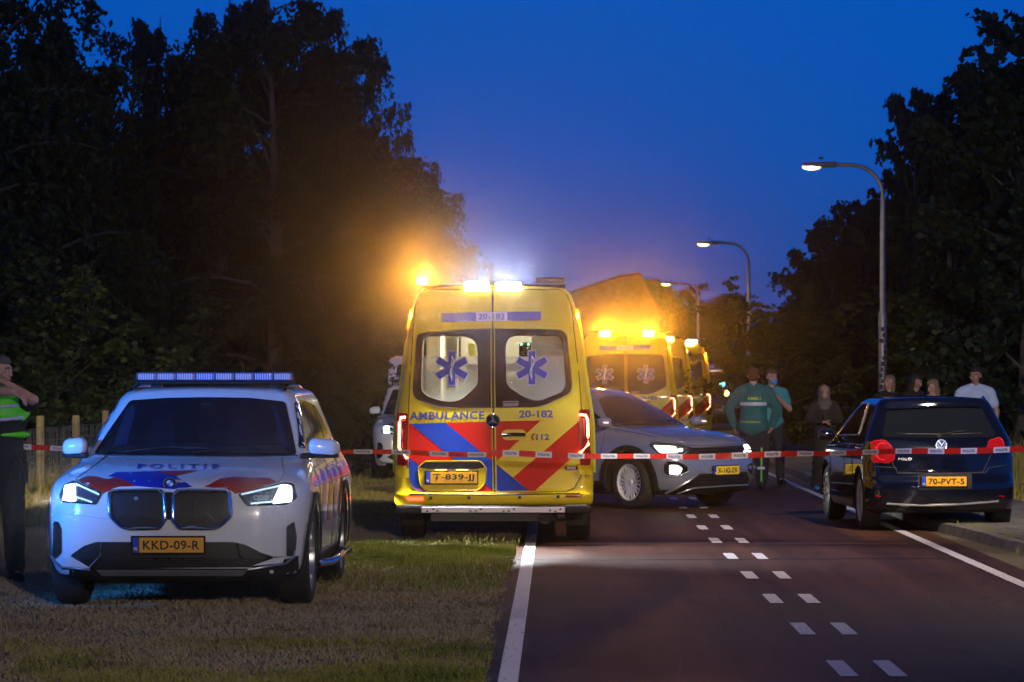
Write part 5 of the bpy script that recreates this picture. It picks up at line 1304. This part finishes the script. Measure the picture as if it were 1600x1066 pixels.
r_ = np.random.default_rng(5); k = (x < ragged) & (r_.uniform(0, 1, len(x)) < .25+1.5*vnoise(x, y, 1.9, 21)*vnoise(x, y, 6, 22)+.35); x, y = x[k], y[k]
cl = vnoise(x, y, 1.3, 4)*.6+vnoise(x, y, 5, 5)*.4
h = (.012+.050*cl**2)*r_.uniform(.5, 1.6, len(x))*(1+.5*(y > 30)); 
gg = structure(link('verge_grass', quads_mesh('verge_grass', blades(x, y, h, .0028+.00013*y, 1.1, seed=2), DRYG))); gg['kind'] = 'stuff'
# lusher band beside the ambulance wheels and by the road edge
x, y, r_ = field(90000, -3.4, -.36, 22.5, 30.5, 6, 1)
k = (r_.uniform(0, 1, len(x)) < (np.exp(-((y-28.2)/.9)**2)+.75*np.exp(-((27.6-np.minimum(y, 27.6))/1.6))*(y <= 28.2))*(.12+.88*np.clip((x+3.1)/2.4, 0, 1)**1.6)*(.25+1.2*vnoise(x, y, 3.1, 14))*(x < -.36-.05*vnoise(x*0, y, 6, 3))); x, y = x[k], y[k]
h = (.035+.075*vnoise(x, y, 2.3, 8)*np.random.default_rng(2).uniform(.4, 1.5, len(x)))
gg = link('lush_grass', quads_mesh('lush_grass', blades(x, y, h, .008, .5, seed=4), GREENG)); gg['kind'] = 'stuff'
x, y, r_ = field(26000, -4.2, -.38, 14.8, 18.5, 31, 1)
k = r_.uniform(0, 1, len(x)) < np.clip(vnoise(x, y, 1.1, 33)*2.4-1.25, 0, 1)+.9*np.exp(-((x+.75)/.3)**2-((y-15.6)/.9)**2)+.8*np.exp(-((x+2.3)/.4)**2-((y-15.2)/.8)**2); x, y = x[k], y[k]
h = .03+.07*vnoise(x, y, 4, 34)*r_.uniform(.4, 1.4, len(x)); gg = link('lush_grass', quads_mesh('lush_grass', blades(x, y, h, .0045, .6, seed=35), GREENG)); gg['kind'] = 'stuff'
# grass further back on both sides and weeds along the fences
X, Y_, Hh, Ww = [], [], [], []
for (n, x0, x1, y0, y1, h0, h1, sd) in ((26000, -7.2, -1.9, 33, 60, .06, .16, 11), (24000, -8.6, -5.6, 33, 80, .10, .42, 12), (16000, 6.2, 9.2, 36, 110, .25, .95, 13), (9000, 5.9, 8.5, 36, 90, .08, .3, 14), (14000, -40, -6, 60, 100, .2, .7, 15), (10000, 8, 30, 60, 110, .2, .7, 16)):
    x, y, r_ = field(n, x0, x1, y0, y1, sd, 1.2); c = vnoise(x, y, .9, sd); k = r_.uniform(0, 1, n) < .25+c; x, y, c = x[k], y[k], c[k]
    X.append(x+np.array([bend(q) for q in y])*(x0 > 0)); Y_.append(y); Hh.append(h0+(h1-h0)*c**2*r_.uniform(.4, 1.3, len(x))); Ww.append(np.full(len(x), .010+.0002*y.mean()))
X, Y_, Hh, Ww = map(np.concatenate, (X, Y_, Hh, Ww))
gg = link('tall_grass', quads_mesh('tall_grass', blades(X, Y_, Hh, Ww, .35, seed=6), grass_mat('weed_grass', [(.07, .09, .015), (.20, .19, .04), (.34, .27, .09), (.16, .18, .03)]))); gg['kind'] = 'stuff'
# tufts in the kerb joints near the camera
x, y, r_ = field(9000, 4.2, 6.0, 22, 33, 17, 1)
ed = np.array([edge(q) for q in y]); k = (np.abs(x-ed-.22) < .16*vnoise(y, x*0, 1.1, 5)) | (vnoise(x, y, 2.1, 7) > .74); x, y = x[k], y[k]
h = r_.uniform(.02, .08, len(x)); gg = link('kerb_grass', quads_mesh('kerb_grass', blades(x, y, h+.07, .008, .5, seed=8), GREENG)); gg['kind'] = 'stuff'

# ================================================================== FENCES
POSTM = mat('fence_wood', (.16, .125, .07), .85, col2=(.30, .25, .14), vs=4, bump=.6, bs=15); WIRE = mat('fence_wire', (.25, .24, .22), .5, metal=.6)
def fence(line, n, sp, label, hgt=1.1, thin=.003):
    root = empty('wire_fence', (*line(0), 0)); o0 = V((*line(0), 0)); rr = random.Random(n)
    for i in range(n):
        x, y = line(i*sp); p = V((x, y, 0))-o0; hh = hgt+rr.uniform(-.04, .05); dx, dy = rr.uniform(-.02, .02), rr.uniform(-.02, .02)
        bm = bmesh.new(); tube(bm, [p+V((0, 0, -.05)), p+V((dx, dy, hh))], [.062, .055], 9); obj('post', bm, POSTM, root, True)
    bm = bmesh.new()
    for i in range(n-1):
        a, b = V((*line(i*sp), 0))-o0, V((*line((i+1)*sp), 0))-o0; q = (b-a)
        for z in ([.12, .26, .42, .60, .80, .98] if i < 9 else [.3, .6, .98]):
            tube(bm, [a+q*t+V((0, 0, z-.03*sin(pi*t)*(1 if z > .9 else .4)+rr.uniform(-.006, .006))) for t in np.linspace(0, 1, 5)], thin*(1 if i < 9 else 2), 4, caps=False)
        if i < 9:
            for k in range(16):
                t = (k+.5)/16; tube(bm, [a+q*t+V((rr.uniform(-.01, .01), 0, .12)), a+q*t+V((rr.uniform(-.01, .01), 0, .97-.03*sin(pi*t)))], thin*.8, 4, caps=False)
    obj('wire_mesh', bm, WIRE, root); tag(root, label, 'fence'); return root
fence(lambda s: (-7.05+.0225*s+0*s, 35.5+s), 26, 2.5, 'wooden post and wire mesh fence along the verge on the left', thin=.0042)
fence(lambda s: (6.9+bend(52+s)+.012*s, 52+s), 20, 2.5, 'pale post and wire fence behind the woman in the robe and the lamp pole', thin=.005)
fence(lambda s: (8.0+s, 46-s*.8), 4, 1.6, 'grey post fence at the right edge behind the hatchback', thin=.004)

# ================================================================== BARRIER TAPE
TR = mat('tape_red', (.62, .015, .010), .35); TW = mat('tape_white', (.70, .66, .66), .35)
def tape(a, b, seg, label, sag=.05, hgt=.055, phase=0, twist=.6, words=True):
    root = empty('barrier_tape', a); a, b = V(a), V(b); d = b-a; n = int(d.length/seg); rr = random.Random(7)
    ph = [rr.uniform(0, 6) for _ in range(4)]
    def pt(t): return d*t+V((0, 0, -sag*4*t*(1-t)+.010*sin(t*d.length*1.7+ph[0])+.004*sin(t*d.length*5.1+ph[3])))
    def up_v(t): an = twist*sin(t*d.length*.9+ph[1])+.5*twist*sin(t*d.length*2.3+ph[2]); return V((0, sin(an), cos(an)))*hgt/2
    bmr, bmw = bmesh.new(), bmesh.new()
    for i in range(n):
        B = bmr
        for k in range(3):
            t0, t1 = (i+k/3)/n, (i+(k+1)/3)/n; p, q, u, v = pt(t0), pt(t1), up_v(t0), up_v(t1)
            B.faces.new([B.verts.new(w_) for w_ in (p-u, q-v, q+v, p+u)])
    bmesh.ops.remove_doubles(bmr, verts=bmr.verts, dist=1e-5)
    for f in bmr.faces: f.material_index = 1 if (f.calc_center_median().dot(d)/d.length**2*n+phase) % 2 < 1 else 0
    obj('ribbon', bmr, [TR, TW], root)
    if words:
        bt = bmesh.new()
        for i in range(n):
            if (i+phase) % 2: continue
            g_ = fit_text('POLITIE', seg*.72, hgt*.42, .02)
            for f in list(g_.faces):
                vs = []
                for v in f.verts:
                    t = (i+.5)/n+v.co.x/d.length; q = pt(t)+up_v(t).normalized()*v.co.y-V((0, .003, 0)); vs.append(bt.verts.new(q))
                bt.faces.new(vs)
            g_.free()
        obj('lettering', bt, mat('tape_print', (.05, .03, .12), .5), root)
    return tag(root, label, 'barrier tape')
YT = 28.3
def tp_(px, py, Y=YT): return ((px-VX)*Y/F, Y, CH-(py-HY)*Y/F)
tape(tp_(-40, 697), tp_(760, 709.5), .175, 'red and white police tape running from the left edge to the nearest ambulance', .01, .05)
tape(tp_(760, 709.5), tp_(1680, 697), .15, 'red and white police tape stretched in front of the hatchback to the right edge', .045, .058, 1)
t2 = tape((-6.0, 82, .88), (7.5, 82, .90), .75, 'farther red and white tape strung across between the two fences behind the ambulances', .03, .075, 0, .2, False)
# ================================================================== FAR BUILDINGS
def prism(bm, outline, y0, y1):
    A = [bm.verts.new((x, y0, z)) for x, z in outline]; B = [bm.verts.new((x, y1, z)) for x, z in outline]
    bm.faces.new(A); bm.faces.new(B[::-1])
    for i in range(len(A)): bm.faces.new((A[i-1], A[i], B[i], B[i-1]))
ROOFM = mat('roof_tiles', (.12, .06, .045), .8, var=.3, vs=3, bump=.6, bs=8); WALLM = mat('barn_brick', (.17, .10, .08), .9, var=.25, vs=4)
s_ = F/140; br = empty('barn', (0, 140, 0)); X_ = lambda px: (px-VX)/s_; Z_ = lambda py: CH+(HY-py)/s_
bm = bmesh.new(); prism(bm, [(X_(868), 0), (X_(1030), 0), (X_(1030), Z_(492)), (X_(999), Z_(434)), (X_(968), Z_(436)), (X_(868), Z_(466))], 0, 9); obj('wall', bm, WALLM, br)
bm = bmesh.new()
prism(bm, [(X_(862), Z_(470)), (X_(970), Z_(434)), (X_(970), Z_(429.5)), (X_(862), Z_(465))], -.5, 9.5); prism(bm, [(X_(970), Z_(434)), (X_(1000), Z_(430)), (X_(1000), Z_(425.5)), (X_(970), Z_(429.5))], -.5, 9.5); prism(bm, [(X_(1000), Z_(430)), (X_(1034), Z_(499)), (X_(1037), Z_(494)), (X_(1000), Z_(425.5))], -.5, 9.5)
obj('roof', bm, ROOFM, br)
for k in range(3):
    x = X_(900+k*45); bm = bmesh.new(); box(bm, x-.5, x+.5, -.06, .02, 1.2, 2.2, .01); w_ = obj('window', bm, mat('frame_white', (.5, .5, .48), .6), br)
    bm = bmesh.new(); box(bm, x-.43, x+.43, -.075, .0, 1.27, 2.13); obj('pane', bm, GLASSD, w_)
tag(br, 'brown barn-like building with a lopsided tiled roof rising behind the ambulances', 'building')
s_ = F/185; vb = empty('viaduct', (0, 185, 0)); bm = bmesh.new(); box(bm, X_(1140), X_(1420), 0, 6, Z_(494), Z_(486), .05); obj('deck', bm, mat('concrete_dusk', (.20, .20, .21), .85, var=.15, vs=2), vb)
bm = bmesh.new()
for k in range(12): x = X_(1145+k*24); tube(bm, [(x, .1, Z_(486)), (x, .1, Z_(481))], .03, 6)
tube(bm, [(X_(1141), .1, Z_(481.5)), (X_(1419), .1, Z_(481.5))], .035, 6); obj('railing', bm, mat('galvanised_steel'), vb)
for px in (1165, 1240, 1330, 1400): bm = bmesh.new(); box(bm, X_(px)-.3, X_(px)+.3, 1, 5, 0, Z_(494), .03); obj('pier', bm, mat('concrete_dusk'), vb)
tag(vb, 'low concrete viaduct with a thin railing crossing the gap left of the right wood', 'viaduct')
for (x, y, lb) in ((6.15, 172, 'tiny far street lamp glowing above the second ambulance'), (14.6, 200, 'tiny yellow lamp beside the pole of the second street lamp')):
    o = copy_tree(lampo); 
    for c in list(o.children):
        if c.name.startswith(('street_bulb', 'sticker')): bpy.data.objects.remove(c)
    o.location = (x, y, 0); tag(o, lb, 'street lamp', 'street lamps along the pavement')
# dark van at the far end with a teal and an orange lamp
vn = empty('parked_van', (5.2, 92, 0)); g = lambda z, yf, w_, cr=0: (z, yf, 4.6, w_, .2, .2, .04, .2, .04, cr)
VD = mat('van_dark_paint', (.015, .014, .018), .3, coat=.6)
bd = shell('body', [g(.3, .05, .88), g(.5, 0, .93), g(1.0, .02, .93), g(1.3, .08, .9), g(1.75, .25, .80), g(1.92, .4, .70, .01), g(1.96, .9, .3)], VD, vn)
carve(bd, [arch_cutter(s*.88, y, .33, .4, .5, vn) for s in (-1, 1) for y in (.8, 3.7)])
Sv = Surf(bd); lay('rear_window', Sv, orth('F'), rounded([(-.68, 1.2), (.68, 1.2), (.60, 1.7), (-.60, 1.7)], .06), GLASSD, vn, .004, grid=.2)
for s in (-1, 1):
    bm = bmesh.new(); box(bm, s*.86-.05, s*.86+.05, -.01, .08, .75, 1.2, .02); obj('tail_light', bm, REDLAMP, vn)
    for y in (.8, 3.7): wheel(vn, s*.82, y, .33, .22, s)
for x, z, c, n_ in ((-.14, 1.50, (.2, .9, 1), 'teal_lamp'), (-.02, 1.22, (1, .35, .02), 'orange_lamp')):
    bm = bmesh.new(); ball(bm, (x, -.03, z), .085, 12, (1, .4, 1)); obj(n_, bm, mat(n_+'_lit', c, .3, emit=c, es=2.2), vn, True)
tag(vn, 'dark van far away left of the broad paramedic, with small teal and orange lamps', 'van')
# ------------------------------------------------------------------ light of the seen lamps and of added ones
ORG = (1, .37, .02)
UP = .07
lamp('beacon_beam', 'SPOT', (-1.33, 29.40, 2.60), ORG, 3000, None, .04, (.03, -1, UP), 26, .9)
lamp('beacon_beam', 'SPOT', (.92, 57.0, 2.56), ORG, 3300, None, .06, (-.02, -1, .125), 24, .55)
lamp('beacon_beam', 'SPOT', (1.75, 57.0, 2.56), ORG, 3300, None, .06, (-.02, -1, .125), 24, .55)
for x in (-.79, -.475): lamp('work_beam', 'SPOT', (x, 29.0, 2.54), (.70, .82, 1), 560, None, .05, (0, -1, UP), 30, .9)
for x, y, z in ((-1.45, 29.55, 2.235), (.22, 29.55, 2.235), (2.2, 57.3, 2.235), (3.68, 73.2, 2.235)):
    lamp('repeater_glow', 'POINT', (x, y, z), ORG, 8, None, .03)
lamp('work_lamp', 'SPOT', (-.47, 29.08, 2.50), (.95, .95, 1), 700, None, .10, (.62, -.44, -1), 70, .8)
# fill lamps added outside the frame, where the same row would continue
lamp('street_bulb', 'SPOT', (5.1, 25, 5.75), (1, .86, .70), 5200, None, .2, (-.22, 1, -.34), 70, 1)
lamp('street_bulb', 'SPOT', (5.1, 25, 5.75), (1, .78, .52), 1000, None, .2, (-.3, .25, -1), 150, 1)
lamp('street_bulb', 'SPOT', (5.1, -10, 5.75), (1, .84, .72), 5400, None, .2, (-.17, 1, -.16), 64, 1)
lamp('street_bulb', 'SPOT', (5.1, -10, 5.75), (1, .82, .66), 3300, None, .2, (-.25, 1, -.24), 120, 1)
# lamps beyond the left edge, assumed for an unseen patrol vehicle
lamp('patrol_beacon', 'SPOT', (-7.8, 16.5, 2.0), (.03, .24, 1), 5200, None, .08, (4.1, 4.9, -.66), 25, .8)
lamp('patrol_headlight', 'SPOT', (-9.4, 30, .8), (1, .80, .42), 2600, None, .08, (.34, 1, -.05), 44, .7)  # warm spot added to light the left fence and grass
lamp('patrol_headlight', 'SPOT', (-9.2, 28.7, .78), (1, .80, .62), 26000, None, .03, (12.0, 1.05, -.78), 3.0, .5)  # narrow spot added to lay a light streak across the right lane
# the crossover's low beams rake the road and verge
for lx in (-.62, .62):
    q = Matrix.Translation((2.12, 37.55, 0)) @ Matrix.Rotation(R(48), 4, 'Z') @ V((lx, -.05, .70)); d = Matrix.Rotation(R(48), 3, 'Z') @ V((0, -1, -.06))
    lamp('low_beam', 'SPOT', q, (.95, 1, .9), 90, None, .04, d, 50, .8)
for p_ in ((-3.43, 20.6, .80), (-1.95, 20.6, .80)):
    lamp('headlight_beam', 'SPOT', p_, (.8, .9, 1), 60, None, .04, (.02, -1, .03), 34, .9)
# haze added to give the lamps halos like lens glare
bm = bmesh.new(); box(bm, -185, 185, -29, 415, -1, 26); hz = obj('haze', bm, None); hz['kind'] = 'stuff'
m = bpy.data.materials.new('haze'); m.use_nodes = True; t = m.node_tree; t.nodes.clear()
o_ = t.nodes.new('ShaderNodeOutputMaterial'); v_ = t.nodes.new('ShaderNodeVolumePrincipled')
v_.inputs['Color'].default_value = (.9, .92, .95, 1); v_.inputs['Density'].default_value = .0003; v_.inputs['Anisotropy'].default_value = .984
t.links.new(v_.outputs[0], o_.inputs['Volume']); hz.data.materials.append(m); hz.display_type = 'WIRE'
